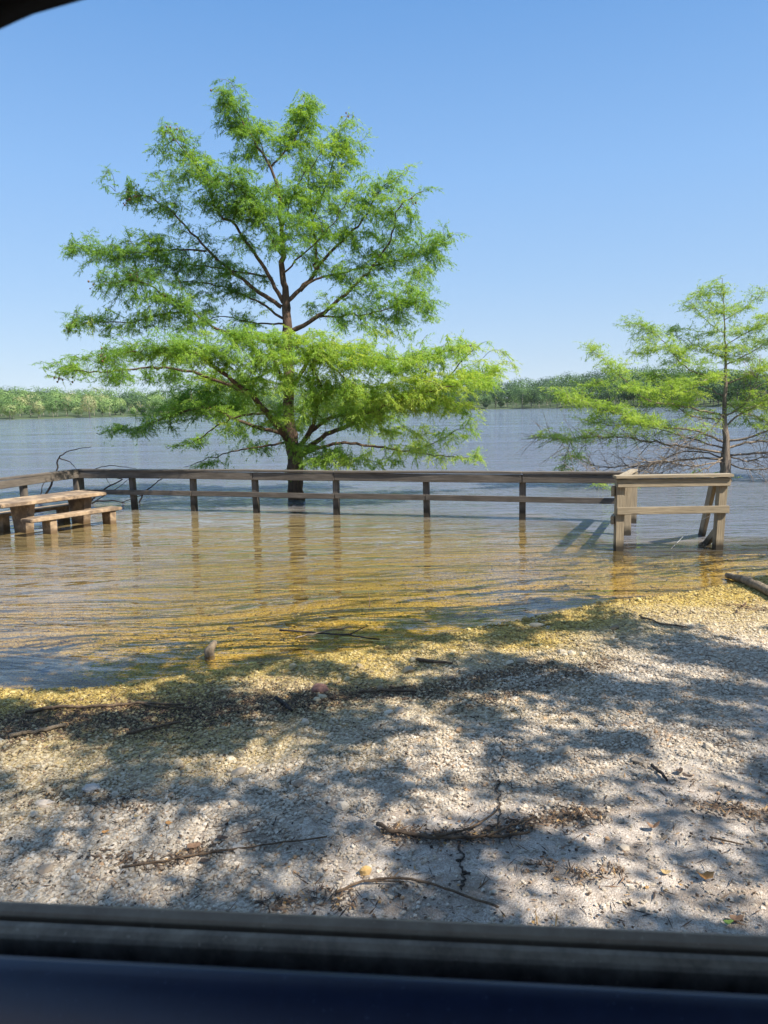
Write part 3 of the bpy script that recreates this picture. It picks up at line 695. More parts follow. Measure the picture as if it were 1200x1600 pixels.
PADS = [(349, 170, 12, 16), (372, 188, 26, 22), (392, 200, 40, 26), (352, 195, 18, 14), (385, 238, 38, 16, 0, .8), (470, 175, 26, 16, .3), (480, 192, 28, 24, .3), (450, 215, 38, 24, .2), (540, 206, 22, 15, .5), (553, 225, 25, 22, .5), (510, 238, 45, 22, .5), (552, 252, 26, 9, .4),
        (265, 212, 22, 10, -.4), (250, 235, 22, 13, -.4), (300, 240, 22, 13, -.4), (315, 262, 36, 18, -.5), (268, 280, 32, 18, -.3), (370, 290, 55, 24, -.5, 1.3), (340, 315, 45, 20, -.5, 1.2), (215, 300, 24, 12, -.2), (200, 312, 10, 14, -.2, 1.5), (255, 322, 38, 13, -.1), (400, 325, 48, 26, -.5, 1.4), (450, 350, 46, 28, -.4, 1.3), (455, 308, 46, 22, .1, 1.2), (430, 385, 30, 18, -.6),
        (525, 280, 52, 16, .4, 1.1), (540, 312, 55, 20, .2, 1.1), (500, 350, 50, 26, .3, 1.1), (600, 288, 32, 9, .1), (640, 300, 20, 9, -.4), (600, 328, 32, 18, -.2), (642, 345, 20, 15, -.5), (560, 368, 45, 20, .1), (600, 398, 55, 13, .2), (650, 398, 45, 12, .3), (690, 382, 20, 9, .4),
        (135, 390, 25, 7, -.2), (170, 402, 36, 13, -.2, 1.3), (225, 395, 55, 10, -.1, 1.1), (235, 372, 45, 12, 0, 1.1), (190, 430, 36, 16, -.5, 1.2), (250, 430, 60, 12, .3), (330, 422, 65, 8, .5, .9), (165, 455, 18, 8, -.7, .8), (225, 468, 50, 14, -.5), (290, 470, 50, 16, -.3, 1), (350, 458, 45, 12, .3, .8), (400, 437, 25, 10, .2, .6),
        (125, 510, 26, 8, -.1, 1.2), (185, 513, 48, 9, -.2, 1.1), (250, 498, 55, 11, -.3, 1), (300, 508, 45, 11, -.4, 1),
        (600, 452, 55, 15, -.3, 1.1), (640, 472, 36, 20, -.4, 1.2), (560, 482, 50, 10, -.2, 1.1), (610, 520, 50, 9, -.5, .9), (665, 488, 26, 12, -.3, 1.1), (560, 508, 40, 9, -.4, .9), (690, 412, 24, 10, .3, 1), (655, 425, 40, 10, 0, 1), (640, 375, 40, 14, .1, .9), (620, 498, 44, 9, -.1, 1), (665, 440, 18, 10, -.3), (545, 438, 26, 11, .1, .8), (490, 480, 30, 8, .3, .5),
        (160, 556, 45, 14, -1.7, 1.5), (230, 546, 62, 15, -2.1, 1.6), (290, 548, 55, 20, -2.1, 1.7), (350, 530, 46, 20, -1.8, 1.5), (112, 580, 24, 9, -.9, 1.2), (180, 590, 65, 9, -.9, 1), (415, 522, 55, 15, -1.6, 1.5), (480, 528, 55, 13, -1.5, 1.5), (400, 560, 65, 20, -1.6, 1.4), (290, 590, 75, 13, -.3, 1.1), (380, 600, 60, 16, .8, 1), (340, 640, 65, 18, .9, 1.2), (270, 640, 56, 15, 1.0, 1.1), (225, 668, 55, 11, .8, 1), (175, 672, 30, 8, .8, .8), (300, 692, 45, 10, .2, .8), (370, 672, 46, 13, .4, .8), (325, 722, 42, 5, -.3, 1),
        (520, 556, 62, 20, -1.5, 1.6), (560, 540, 55, 12, -1.3, 1.3), (600, 568, 75, 20, -1.4, 1.7), (680, 558, 55, 11, -1.2, 1.5), (722, 545, 28, 8, -1, 1.3), (660, 590, 70, 20, -1.4, 1.7), (730, 598, 45, 15, -1.3, 1.5), (763, 584, 22, 9, -.5, 1.3), (560, 608, 62, 20, -1.3, 1.6), (640, 628, 70, 20, -1.3, 1.6), (710, 636, 48, 15, -1.0, 1.3), (560, 655, 55, 15, -1.1, 1.3), (500, 615, 45, 26, -1.2, 1.3), (620, 672, 70, 12, -.2, 1), (690, 682, 55, 9, .3, .8), (530, 712, 36, 12, -1.1, 1.5), (700, 716, 50, 7, .7, .8), (745, 712, 18, 10, .7, 1), (480, 590, 36, 18, -.8, 1.2), (745, 668, 18, 12, .2, .8), (560, 640, 90, 22, 1.5, 1.1), (330, 620, 80, 22, 1.6, 1.0), (450, 660, 60, 30, 1.3, 1.0), (450, 560, 50, 18, -1.7, 1.2), (440, 600, 50, 16, -1.6, 1.0), (465, 645, 40, 18, -1.4, .8), (775, 580, 18, 7, -.5, 1.4), (760, 600, 26, 8, -1.0, 1.2), (510, 722, 50, 14, -1.0, 1.3), (590, 718, 60, 10, .3, .9), (650, 700, 60, 12, .3, .9), (400, 700, 40, 12, .4, .7), (480, 700, 40, 16, -.8, 1.0), (345, 148, 10, 14, -.1, 1.2), (480, 735, 45, 8, .1, .5), (600, 725, 60, 6, .5, .4)]
A1 = pads_to_points(T1, PADS, 58)
A1 = np.concatenate([A1, limb_fill(T1, 1150, .36, 1.4)])
tree1, ends1 = build_tree('bald_cypress', T1, A1, 'large spreading bald cypress with feathery green layers standing in the lake behind the fence', 'tree', M_BARK, M_CYP,
    dict(K=8, M=24, tl=.24, ll=.060, lw=.0086, droop=.42, tone_mu=.55, tone_z=1), (BP[0], T1.Y0, 0))
M_CONE = simple('brown_cones', (.10, .055, .035), (.20, .12, .07), 40, .8)
V0, F0 = icosa()
for (px, py, dy, n) in [(266, 208, -.5, 9), (200, 312, -.2, 12), (212, 302, -.2, 8), (210, 428, -.6, 7), (152, 446, -.7, 6), (107, 512, -.1, 8), (96, 592, -.9, 8), (158, 553, -1.7, 7), (543, 182, .6, 3), (113, 397, -.2, 3), (338, 146, -.2, 2), (643, 312, -.6, 3)]:
    b = MB()
    c0 = T1.w(px, py, dy)
    for _ in range(n):
        c = T1.w(px+rng.normal(0, 6), py+rng.normal(0, 5), dy+rng.normal(0, .08)); b.tube([c0, (c0+c)/2+[0, 0, .01], c], .003, 4); b.add(V0*rng.uniform(.014, .022)*[1, 1, 1.15]+c, [tuple(f) for f in F0])
    b.build('cone_cluster', M_CONE, tree1, True)

BQ = onz(1133, 752)
T2 = Tree(BQ[1], None)
T2.limb([(1134, 775), (1133, 750), (1134, 715), (1135, 690), (1132, 640), (1134, 590), (1133, 540), (1131, 480), (1129, 436)], .11, .008, jit=.008)
T2.branches[-1] = (T2.branches[-1][0], np.interp(np.arange(len(T2.P[-1]))/(len(T2.P[-1])-1), [0, .1, .2, .35, .6, .8, 1], [.17, .12, .085, .048, .028, .014, .004]), 10)
L2 = T2.limb
for a in [([(1133, 595), (1077, 577), (1050, 550), (1033, 530), (1005, 512), (978, 506)], .02, -.2), ([(1133, 650), (1070, 635), (1010, 625), (985, 603), (950, 570), (921, 545)], .025, -.9), ([(1130, 690), (1085, 672), (1033, 667), (960, 645), (900, 625), (868, 617)], .03, -1.2),
          ([(1130, 707), (1080, 700), (1017, 690), (960, 681), (900, 686), (840, 682)], .03, -.2), ([(1130, 718), (1090, 716), (1033, 723), (985, 728), (925, 727), (885, 700)], .028, .5), ([(1132, 712), (1100, 735), (1060, 745), (1010, 742)], .02, -.6), ([(1130, 700), (1060, 680), (1000, 664), (940, 668)], .022, .9),
          ([(1130, 720), (1080, 728), (1020, 720), (960, 738), (900, 742)], .02, -1.2), ([(1130, 715), (1070, 705), (1000, 735), (930, 745)], .02, .9), ([(1133, 655), (1080, 650), (1040, 630), (1000, 640)], .018, .9),
          ([(1133, 620), (1090, 600), (1060, 600), (1010, 585)], .018, .8), ([(1133, 560), (1100, 545), (1070, 530), (1050, 517)], .012, .3), ([(1132, 520), (1110, 505), (1085, 480), (1075, 472)], .01, -.1), ([(1131, 492), (1110, 475), (1088, 458)], .008, .1), ([(1130, 470), (1118, 455), (1110, 450)], .006, 0),
          ([(1134, 600), (1160, 590), (1200, 575), (1260, 550)], .02, -.3), ([(1134, 570), (1165, 555), (1200, 535), (1240, 520)], .015, .2), ([(1133, 540), (1165, 520), (1195, 510), (1230, 500)], .012, -.1), ([(1132, 500), (1160, 482), (1190, 460)], .01, .2), ([(1133, 650), (1160, 635), (1178, 600), (1180, 590)], .02, -.5), ([(1133, 665), (1170, 640), (1220, 625), (1300, 620)], .025, .3),
          ([(1134, 690), (1180, 680), (1240, 660), (1340, 640)], .03, -.8), ([(1134, 700), (1180, 690), (1240, 688), (1380, 680)], .03, .4), ([(1134, 712), (1180, 708), (1260, 705), (1400, 710)], .028, -.3), ([(1134, 722), (1180, 735), (1230, 725), (1300, 730)], .02, -.9), ([(1134, 712), (1170, 720), (1210, 715), (1280, 740)], .02, .9),
          ([(1133, 628), (1150, 640), (1190, 655), (1240, 665)], .015, .9), ([(1132, 590), (1110, 590), (1070, 612), (1040, 600)], .015, -.9), ([(1133, 640), (1120, 660), (1080, 690), (1050, 700)], .018, -1.0)]:
    L2(a[0], a[1], .004, 0, a[2], .025)
PADS2 = [(1129, 450, 8, 16, 0, 1), (1112, 460, 14, 9, 0, .9), (1090, 465, 18, 9, 0, .9), (1120, 490, 28, 9, 0, .9), (1080, 483, 15, 8, -.1, .9), (1160, 480, 28, 9, .1, .9), (1190, 462, 20, 7, .2, .8), (1070, 518, 32, 8, .2, 1), (1110, 520, 28, 8, 0, 1), (1160, 512, 32, 9, 0, 1.1), (1200, 500, 28, 9, 0, 1), (1195, 530, 36, 9, .2, 1.1), (1130, 545, 45, 9, 0, 1.1), (1085, 548, 36, 9, .2, 1),
         (990, 510, 18, 8, -.2, .9), (1010, 528, 28, 8, -.2, 1), (1030, 548, 40, 9, -.2, 1.2), (1000, 555, 26, 7, -.2, .9), (1070, 565, 45, 9, -.1, 1.1), (1160, 560, 45, 9, .1, 1.1), (1200, 575, 45, 9, -.3, 1.1), (1045, 590, 45, 9, .7, .9), (1110, 590, 45, 8, -.6, 1),
         (927, 550, 12, 8, -.9, 1), (945, 568, 18, 8, -.9, .9), (970, 580, 28, 8, -.8, 1), (930, 600, 36, 8, -.8, .9), (980, 607, 36, 8, -.8, 1.1), (1030, 612, 40, 9, -.8, 1.1), (1080, 620, 40, 8, -.3, 1), (880, 620, 22, 7, -1.1, 1.6), (910, 630, 30, 8, -1.1, 1.6), (950, 640, 36, 9, -1.0, 1.6), (990, 655, 36, 9, -1.1, 1.8), (1015, 660, 26, 8, -1.1, 1.6), (925, 655, 30, 9, -.6, 1.2),
         (860, 680, 26, 6, -.2, 1.2), (900, 690, 34, 7, -.2, .9), (940, 680, 30, 6, .1, .8), (890, 715, 36, 7, .4, .8), (880, 735, 34, 6, .2, .6), (1090, 650, 40, 6, .5, .7), (1170, 630, 45, 7, .1, .8), (1180, 665, 45, 6, .3, .8), (1250, 640, 60, 14, 0, 1), (1280, 590, 50, 14, 0, 1), (1340, 670, 70, 14, 0, 1), (1240, 530, 40, 12, 0, 1), (1090, 745, 60, 4, .2, .4), (945, 760, 18, 4, -1.2, .8), (975, 758, 24, 4, -1.2, 1.6)]
A2 = pads_to_points(T2, PADS2, 80)
A2 = np.concatenate([A2, limb_fill(T2, 520, .22, .9)])
# bare fine twigs over the lower limbs
tree2, ends2 = build_tree('young_cypress', T2, A2, 'smaller airy young cypress with bare lower twigs standing in the lake behind the dock railing', 'tree', M_BARK2, M_CYP2,
    dict(K=7, M=18, tl=.25, ll=.058, lw=.0085, droop=.12, tone_mu=.52), (BQ[0], T2.Y0, 0))
b = MB()
lows = [P for P in T2.P[4:] if P[:, 2].max() < 2.2]
for P in lows:
    n = max(10, int(len(P)*2.2))
    for _ in range(n):
        i = int(rng.integers(int(len(P)*.15), len(P))); p = P[i]; tdir = P[i]-P[i-1]; tdir /= np.linalg.norm(tdir)
        d = tdir+rng.normal(0, .55, 3)+[0, 0, rng.normal(.05, .3)]; d /= np.linalg.norm(d); l = rng.uniform(.2, .75)
        q = np.linspace(0, 1, 5)[:, None]; pts = p+d*l*q+np.array([0, 0, -.12*l])*q*q+rng.normal(0, .012, (5, 3))*q
        b.tube(pts, np.linspace(.006, .002, 5), 3, False)
        for _k in range(2):
            j = int(rng.integers(1, 4)); dd = d+rng.normal(0, .5, 3); dd /= np.linalg.norm(dd)
            b.tube(pts[j]+dd*l*.4*np.linspace(0, 1, 3)[:, None], np.linspace(.004, .0015, 3), 3, False)
b.build('bare_twigs', M_BARK2, tree2)

# ------------------------------------------------------------------ trees behind the car whose shade falls on the shore
def shade_tree(name, label, base, targets, leafsz=.085):
    root = empty(name, base, label, 'tree', None)
    base = np.array(base, float); wood = MB(); V = []; tones = []
    cs = np.array([c for c, r, n in targets]); ctr = cs.mean(0)
    top = np.array([base[0]*.6+ctr[0]*.4, base[1]*.6+ctr[1]*.4, ctr[2]-.4])
    q = np.linspace(0, 1, 9)[:, None]; trunk = base+(top-base)*q+rng.normal(0, .05, (9, 3))*q
    wood.tube(trunk, np.linspace(.28, .12, 9), 12, rough=.2)
    for c, r, n in targets:
        i = int(rng.integers(4, 9)); p = trunk[i]; v = c-p; l = np.linalg.norm(v); qq = np.linspace(0, 1, 7)[:, None]
        pts = p+v*qq+np.array([0, 0, .12*l])*(4*qq*(1-qq))+rng.normal(0, .04, (7, 3))*qq
        wood.tube(pts, np.linspace(.010, .003, 7), 4, False)
        pos = c+rng.normal(0, .5, (n, 3))*r*[1, 1, .6]
        a = rng.normal(0, 1, (n, 3)); a[:, 2] *= .4; a /= np.linalg.norm(a, axis=1)[:, None]
        s_ = np.cross(a, rng.normal(0, .6, (n, 3))+[0, 0, 1]); s_ /= np.linalg.norm(s_, axis=1)[:, None]
        ln = leafsz*rng.uniform(.7, 1.3, (n, 1))
        V.append(np.stack([pos, pos+a*ln*.5+s_*ln*.33, pos+a*ln, pos+a*ln*.5-s_*ln*.33], 1).reshape(-1, 3)); tones.append(rng.random(n))
    V = np.concatenate(V); k = len(V)//4
    wood.build('trunk', M_STICK, root)
    link('crown', mesh_np('crown', V-base, np.arange(k*4).reshape(k, 4), False, {'tone': np.repeat(np.concatenate(tones), 4)}), M_OAK, root, Matrix.Translation(Vector(base)))
tg = []
GAPS = [(75, 1183, 60, 13), (165, 1202, 36, 11), (325, 1192, 76, 13), (75, 1224, 42, 9), (240, 1240, 26, 10), (16, 1288, 20, 8), (210, 1300, 52, 20), (318, 1290, 54, 20), (110, 1345, 140, 24), (255, 1370, 66, 15), (120, 1392, 62, 14), (10, 1400, 30, 10),
        (448, 1196, 48, 9), (575, 1180, 36, 14), (695, 1182, 56, 16), (498, 1247, 44, 11), (530, 1288, 50, 12), (700, 1231, 40, 9), (650, 1258, 60, 12), (762, 1257, 28, 9), (455, 1340, 26, 10), (560, 1338, 32, 12), (570, 1398, 72, 20), (770, 1385, 36, 30), (430, 1390, 20, 8), (470, 1160, 22, 8),
        (1130, 1155, 75, 22), (1020, 1142, 50, 8), (900, 1205, 42, 10), (828, 1240, 34, 10), (1032, 1196, 34, 8), (1075, 1230, 48, 9), (1165, 1258, 28, 8), (1030, 1297, 130, 11), (1105, 1310, 80, 12), (900, 1290, 44, 12), (940, 1362, 120, 20), (1060, 1385, 70, 20), (850, 1395, 110, 32), (965, 1432, 80, 12), (1180, 1375, 24, 14),
        (1100, 945, 150, 26), (1180, 1000, 60, 12), (965, 1038, 36, 18), (870, 1020, 40, 8), (1070, 1046, 52, 10), (1062, 1088, 36, 7), (933, 1120, 30, 9), (1150, 1060, 40, 8), (800, 1085, 34, 7), (1000, 1062, 30, 6), (900, 962, 30, 8),
        (600, 1022, 105, 9), (580, 1046, 40, 9), (650, 1062, 30, 6), (615, 1125, 26, 8), (715, 1136, 28, 8), (505, 1063, 40, 6), (760, 1010, 50, 8), (900, 1000, 60, 9), (24, 1078, 32, 8), (125, 1092, 66, 10), (265, 1064, 28, 8), (545, 1105, 30, 5), (170, 1030, 40, 8), (350, 1026, 60, 12), (440, 1008, 60, 10), (840, 1150, 26, 6), (1190, 1105, 26, 8), (700, 985, 30, 8)]
GW = []
for (px, py, rx, ry) in GAPS:
    c = onground(px, py)[:2]; ex = onground(px+rx, py)[:2]-c; ey = onground(px, py-ry)[:2]-c; GW.append((c, np.linalg.norm(ex), np.linalg.norm(ey)))
GC = np.array([g_[0] for g_ in GW]); GX = np.array([g_[1] for g_ in GW])*1.12+.05; GY = np.array([g_[2] for g_ in GW])*1.15+.05
tries = 0
while len(tg) < 2150 and tries < 60000:
    tries += 1
    x = rng.uniform(-4.8, 5.8); y = rng.uniform(-.5, 8.0)
    edge_ = float(ys(x)) + (.55 if x < 1.5 else .55-.28*(x-1.5)) + .9*(fbm(np.array([x*.8]), np.array([1.5]), 77)[0]-.5)
    if y > edge_: continue
    if (((x-GC[:, 0])/GX)**2+((y-GC[:, 1])/GY)**2).min() < 1 and rng.random() > .02: continue
    if y < 1.6 and rng.random() < .5: continue
    t_ = rng.uniform(5.2, 7.6); c = np.array([x, y, .05])+L*t_
    tg.append((c, rng.uniform(.11, .20), int(rng.uniform(28, 52))))
tg1 = [q for q in tg if q[0][0] > 4]; tg2 = [q for q in tg if q[0][0] <= 4]
shade_tree('broadleaf_tree', 'tall leafy tree right of the car whose broken shade dapples the gravel', (9.5, -4.6, .2), tg1)
shade_tree('broadleaf_tree', 'second leafy tree behind the car spreading over the roof', (3.2, -6.5, .3), tg2)

# ------------------------------------------------------------------ far woods
def crown_faces(c, rx, rz, n, size, tone):
    n = int(n*2.6); size *= .58
    u = rng.normal(0, 1, (n, 3)); u /= np.linalg.norm(u, axis=1)[:, None]
    rad = (.70+.35*rng.random(n))[:, None]; pos = c+u*[rx, rx, rz]*rad
    lump = (vnoise(pos[:, 0]*.55+pos[:, 1]*.3, pos[:, 2]*.6, 12)-.5)*.5
    nrm = u+rng.normal(0, .16, (n, 3)); nrm /= np.linalg.norm(nrm, axis=1)[:, None]
    a = np.cross(nrm, rng.normal(0, 1, (n, 3))); a /= np.linalg.norm(a, axis=1)[:, None]; b = np.cross(nrm, a)
    s_ = size*rng.uniform(.5, 1.2, (n, 1))
    V = np.stack([pos-a*s_, pos+b*s_*.7, pos+a*s_, pos-b*s_*.7], 1).reshape(-1, 3)
    return V, np.repeat(np.clip(tone+lump*.45+rng.normal(0, .03, n), 0, 1), 4)
def wood(name, label, specs):
    V = []; Tn = []; tr = MB()
    for (x, y, z, h, rx, tone, n) in specs:
        v, t = crown_faces(np.array([x, y, z+h*.60]), rx, h*.42, n, .75, tone); V.append(v); Tn.append(t)
        tr.tube([(x, y, z-1), (x+rng.normal(0, .3), y, z+h*.6)], [.22, .12], 4, False)
    V = np.concatenate(V); k = len(V)//4
    F1 = np.arange(k*4).reshape(k, 4)
    me = mesh_np(name, V, F1, False, {'tone': np.concatenate(Tn)})
    o = link(name, me, M_FAR); tag(o, label, 'woods', kind='stuff')
    tro = tr.build(name+'_trunks', M_TRUNKFAR, o); return o
M_TRUNKFAR = simple('pale_far_trunks', (.22, .19, .16), (.36, .33, .28), 2, .9, 0)
def top_px(px):
    return np.interp(px, [-200, 0, 100, 250, 500, 780, 830, 870, 900, 950, 1000, 1100, 1200, 1500], [612, 611, 608, 611, 604, 597, 592, 590, 585, 580, 578, 584, 590, 588])
def forest(x0, x1, rows, count, tone_mu):
    sp = []
    for r_ in range(rows):
        n = int(count/rows*(1 if r_ else 1.6))
        for i in range(n):
            px = x0+(x1-x0)*(i+rng.random())/n
            th = math.atan2((px-600), F_PX*.99); D = float(dshore(th))+3+[0, 14, 32, 60, 95, 140][r_]+rng.uniform(-3, 9)
            x = math.sin(th)*D; y = math.cos(th)*D; gz = float(ground_z(x, y))
            hy = 638-.0201*(px-600)
            ztop = CAM_H+(hy-top_px(px)+3-rng.uniform(-2, 7) - (0, 14, 9, 5, 2, 0)[r_]*(rng.random()*.7+.6))/F_PX*D
            if r_ == 0: ztop = gz+rng.uniform(4, 12)
            h = ztop-gz
            if h < 4: continue
            if h > 17: gz = ztop-15; h = 15
            sp.append((x, y, gz, h, min(8.5, h*.42*rng.uniform(.8, 1.5)), np.clip(rng.normal(tone_mu, .24), 0, 1), 230 if h > 9 else 120))
    return sp
wood('far_woods', 'long band of pale spring-green woods along the far left shore', forest(-320, 640, 6, 300, .46))
wood('far_woods', 'darker green woods on the nearer far right shore rising behind the young cypress', forest(640, 1520, 6, 330, .06))
def lone(name, label, px, h, rx, tone, n=420):
    th = math.atan2((px-600), F_PX*.99); D = float(dshore(th))-4
    x = math.sin(th)*D; y = math.cos(th)*D; gz = .3
    root = empty(name, (x, y, gz), label, 'tree', 'single trees on the far shore')
    b = MB(); b.tube([(x, y, gz-1.5), (x, y, gz+h*.35), (x+.4, y, gz+h*.7)], [.4, .3, .12], 6); b.build('trunk', M_TRUNKFAR, root)
    V, t = crown_faces(np.array([x, y, gz+h*.58]), rx, h*.44, n, .6, tone); k = len(V)//4
    link('crown', mesh_np('crown', V-np.array([x, y, gz]), np.arange(k*4).reshape(k, 4), False, {'tone': t}), M_FAR, root, Matrix.Translation((x, y, gz)))
lone('shore_tree', 'khaki coloured round tree on the far left shoreline', 152, 12.5, 4.6, .97)
lone('shore_tree', 'low light green bush-like tree at the far left water edge', 30, 8, 4.5, .80)
lone('shore_tree', 'rounded dark green tree standing forward on the far right shoreline', 815, 12.5, 7.5, .26, 700)

# ------------------------------------------------------------------ drift branches behind the fence
def stick(name, pts, r0, r1, m, label, cat, group=None, k=6, jit=.01, forks=()):
    """pts are world points"""
    pts = np.array(pts, float); t = np.linspace(0, 1, len(pts)); q = np.linspace(0, 1, max(6, len(pts)*4))
    P = np.stack([np.interp(q, t, pts[:, i]) for i in range(3)], 1)
    P[1:-1] = (P[:-2]+P[1:-1]*2+P[2:])/4
    P += rng.normal(0, jit, P.shape)*[1, 1, .4]
    b = MB(); b.tube(P, np.linspace(r0, r1, len(P)), k, rough=.25)
    for f in forks:
        f = np.array(f, float); tt = np.linspace(0, 1, len(f)); qq = np.linspace(0, 1, len(f)*3)
        G = np.stack([np.interp(qq, tt, f[:, i]) for i in range(3)], 1)+rng.normal(0, jit*.5, (len(qq), 3))*[1, 1, .4]
        b.tube(G, np.linspace(r0*.6, r1*.7, len(G)), 5, False)
    return tag(b.build(name, m), label, cat, group)
Yb = CORNER[1]+.9
W = lambda l, Y=Yb: [ony(px, py, Y) for px, py in l]
DG = 'dark drift branches caught behind the fence'
stick('drift_branch', W([(60, 795), (78, 760), (90, 735), (90, 716), (105, 706), (125, 700), (142, 699)]), .022, .006, M_DARKSTICK, 'dark drift branch arching highest above the fence corner', 'branch', DG, forks=[W([(93, 716), (110, 722), (122, 735)]), W([(60, 792), (66, 760), (72, 748)])])
stick('drift_branch', W([(140, 785), (160, 765), (195, 748), (165, 745), (145, 732), (175, 727), (212, 732)]), .018, .005, M_DARKSTICK, 'dark drift branch bowed low just over the top rail', 'branch', DG, forks=[W([(150, 782), (185, 762), (205, 745)]), W([(150, 733), (165, 745), (172, 758)])])
stick('drift_branch', W([(215, 790), (222, 772), (240, 757), (258, 742)], Yb-.2), .018, .008, M_DARKSTICK, 'dark drift branch slanting up between the second and third fence posts', 'branch', DG, forks=[W([(225, 772), (205, 780), (190, 785)], Yb-.2)])
stick('drift_branch', W([(128, 793), (150, 783), (180, 782), (210, 790)], Yb-.2), .02, .008, M_DARKSTICK, 'dark drift branch lying flat on the water behind the picnic table', 'branch', DG)

# ------------------------------------------------------------------ things on the shore and in the shallows
Gd = lambda l, lift=.012: [onground(px, py, lift) for px, py in l]
stick('log', [onground(1136, 899, .035), onground(1165, 906, .05), onground(1200, 922, .05), onground(1260, 950, .05)], .028, .05, M_DRIFT, 'thick brown driftwood log lying on gravel at the right edge', 'log', k=10, jit=.008)
stick('stick', Gd([(40, 1112), (90, 1104), (150, 1103), (220, 1099), (290, 1100)], .02), .010, .006, M_STICK, 'long thin brown stick lying along the debris line at the left', 'stick', jit=.006, forks=[Gd([(220, 1099), (250, 1104), (300, 1106)], .02)])
stick('stick', Gd([(15, 1150), (50, 1143), (100, 1133)], .02), .012, .010, M_DRIFT, 'short pale thick stick in the dark litter at the left', 'stick', jit=.005)
stick('stick', Gd([(200, 1145), (250, 1135), (280, 1128)], .02), .009, .006, M_STICK, 'short dark stick at the right end of the left debris line', 'stick', jit=.006)
stick('stick', [onz(438, 984, .006), onz(500, 990, .02), onz(545, 992, .015), onz(592, 1000, .004)], .008, .005, M_DARKSTICK, 'dark stick floating in the shallows with a paler one across it', 'stick', jit=.004, forks=[[onz(545, 992, .015), onz(565, 982, .05), onz(575, 978, .07)]])
stick('stick', [onz(460, 997, .012), onz(500, 988, .034), onz(550, 979, .03)], .007, .005, M_DRIFT, 'pale stick lying across the darker one in the shallows', 'stick', jit=.004)
stick('stick', [onz(578, 948, -.01), onz(576, 925, .09), *[]], .004, .002, M_STICK, 'small thin twig poking upright out of the shallow water', 'twig', jit=.002, forks=[[onz(578, 942, .01), onz(590, 935, .05)]])
stick('stick', Gd([(432, 1090), (445, 1100), (456, 1110)], .014), .012, .008, M_DARKSTICK, 'stubby black stick on the gravel above the water line', 'stick', jit=.003)
stick('stick', Gd([(560, 1082), (600, 1078), (650, 1080)], .016), .008, .006, M_STICK, 'pale brown stick on the yellowish gravel in the middle of the shore', 'stick', jit=.004, forks=[Gd([(600, 1078), (625, 1073), (645, 1072)], .016)])
stick('stick', Gd([(652, 1030), (680, 1034), (708, 1036)], .016), .012, .007, M_STICK, 'dark brown stick on wet gravel just above the water', 'stick', jit=.004)
stick('stick', Gd([(1000, 962), (1035, 975), (1075, 980)], .016), .008, .005, M_STICK, 'thin brown stick on yellow gravel left of the driftwood log', 'stick', jit=.005)
stick('stick', Gd([(590, 1287), (620, 1300), (680, 1308), (760, 1308), (830, 1300)], .02), .008, .005, M_STICK, 'long brown branch lying across the middle foreground', 'branch', jit=.004, forks=[Gd([(680, 1306), (730, 1296), (775, 1270), (782, 1255)], .03), Gd([(760, 1306), (800, 1290), (835, 1275)], .03)])
stick('stick', Gd([(525, 1395), (560, 1378), (620, 1370), (680, 1382), (740, 1405), (780, 1417)], .014), .0045, .004, M_STICK, 'thin curved vine-like twig on the pale ground near the car', 'twig', jit=.0015, forks=[Gd([(560, 1378), (600, 1376), (632, 1378)], .014)])
stick('stick', Gd([(190, 1355), (270, 1342), (350, 1328), (430, 1318), (510, 1308)], .012), .0045, .003, M_STICK, 'long thin reddish twig running over the left foreground gravel', 'twig', jit=.002)
stick('stick', Gd([(1018, 1195), (1030, 1205), (1043, 1219)], .014), .008, .006, M_DARKSTICK, 'short black stick on the pale patch at the right', 'stick', jit=.002)
stick('stick', Gd([(1110, 1308), (1140, 1315), (1162, 1320)], .01), .0035, .0025, M_STICK, 'tiny straight twig on the bright ground at the right', 'twig', jit=.001)

def rock(name, px, py, sx, sy, sz, m, label, cat='rock', sub=2, lift=.3, z=None):
    c = onground(px, py) if z is None else onz(px, py, z)
    bm = bmesh.new(); bmesh.ops.create_icosphere(bm, subdivisions=sub, radius=1)
    sd_ = random.random()*50
    for v in bm.verts:
        p = v.co; n = .75+.5*float(fbm(np.array([p.x*1.3+sd_]), np.array([p.y*1.3+p.z*2+sd_]), 4, 3)[0])
        v.co = Vector((p.x*sx*n, p.y*sy*n, max(p.z, -.5)*sz*n))
    me = bpy.data.meshes.new(name); bm.to_mesh(me); bm.free()
    o = link(name, me, m, None, Matrix.Translation((c[0], c[1], c[2]+sz*lift))); return tag(o, label, cat)
rock('rock', 499, 1080, .055, .04, .035, simple('red_stone', (.17, .085, .065), (.28, .15, .12), 25, .8), 'reddish brown flat rock among the gravel', sub=3)
rock('rock', 571, 1366, .021, .017, .021, simple('ochre_stone', (.42, .24, .06), (.62, .45, .22), 40, .7), 'small ochre yellow stone beside the curved twig', sub=3, lift=.5)
rock('rock', 70, 1258, .04, .025, .018, simple('pale_stone', (.48, .40, .32), (.62, .54, .46), 30, .8), 'flat pale pinkish stone in the left foreground shade', sub=3)
rock('rock', 143, 1234, .04, .028, .02, simple('grey_stone', (.36, .33, .31), (.50, .47, .44), 30, .8), 'flat light grey stone above the pinkish one at the left', sub=3)
rock('rock', 838, 978, .06, .03, .02, simple('pale_chunk', (.36, .30, .20), (.56, .48, .34), 30, .8), 'flattish wet stone at the waterline beside the shore curve', sub=3)
sp_ = onz(330, 1028, -.02); b = MB()
b.tube([sp_+[0, 0, -.12], sp_+[-.01, 0, .0], sp_+[-.015, .01, .05], sp_+[.015, .02, .09], sp_+[.03, .02, .115]], [.05, .042, .036, .026, .014], 10, rough=.35)
tag(b.build('stump', M_DRIFT), 'small pale grey wood stub sticking out of the shallow water', 'stump')

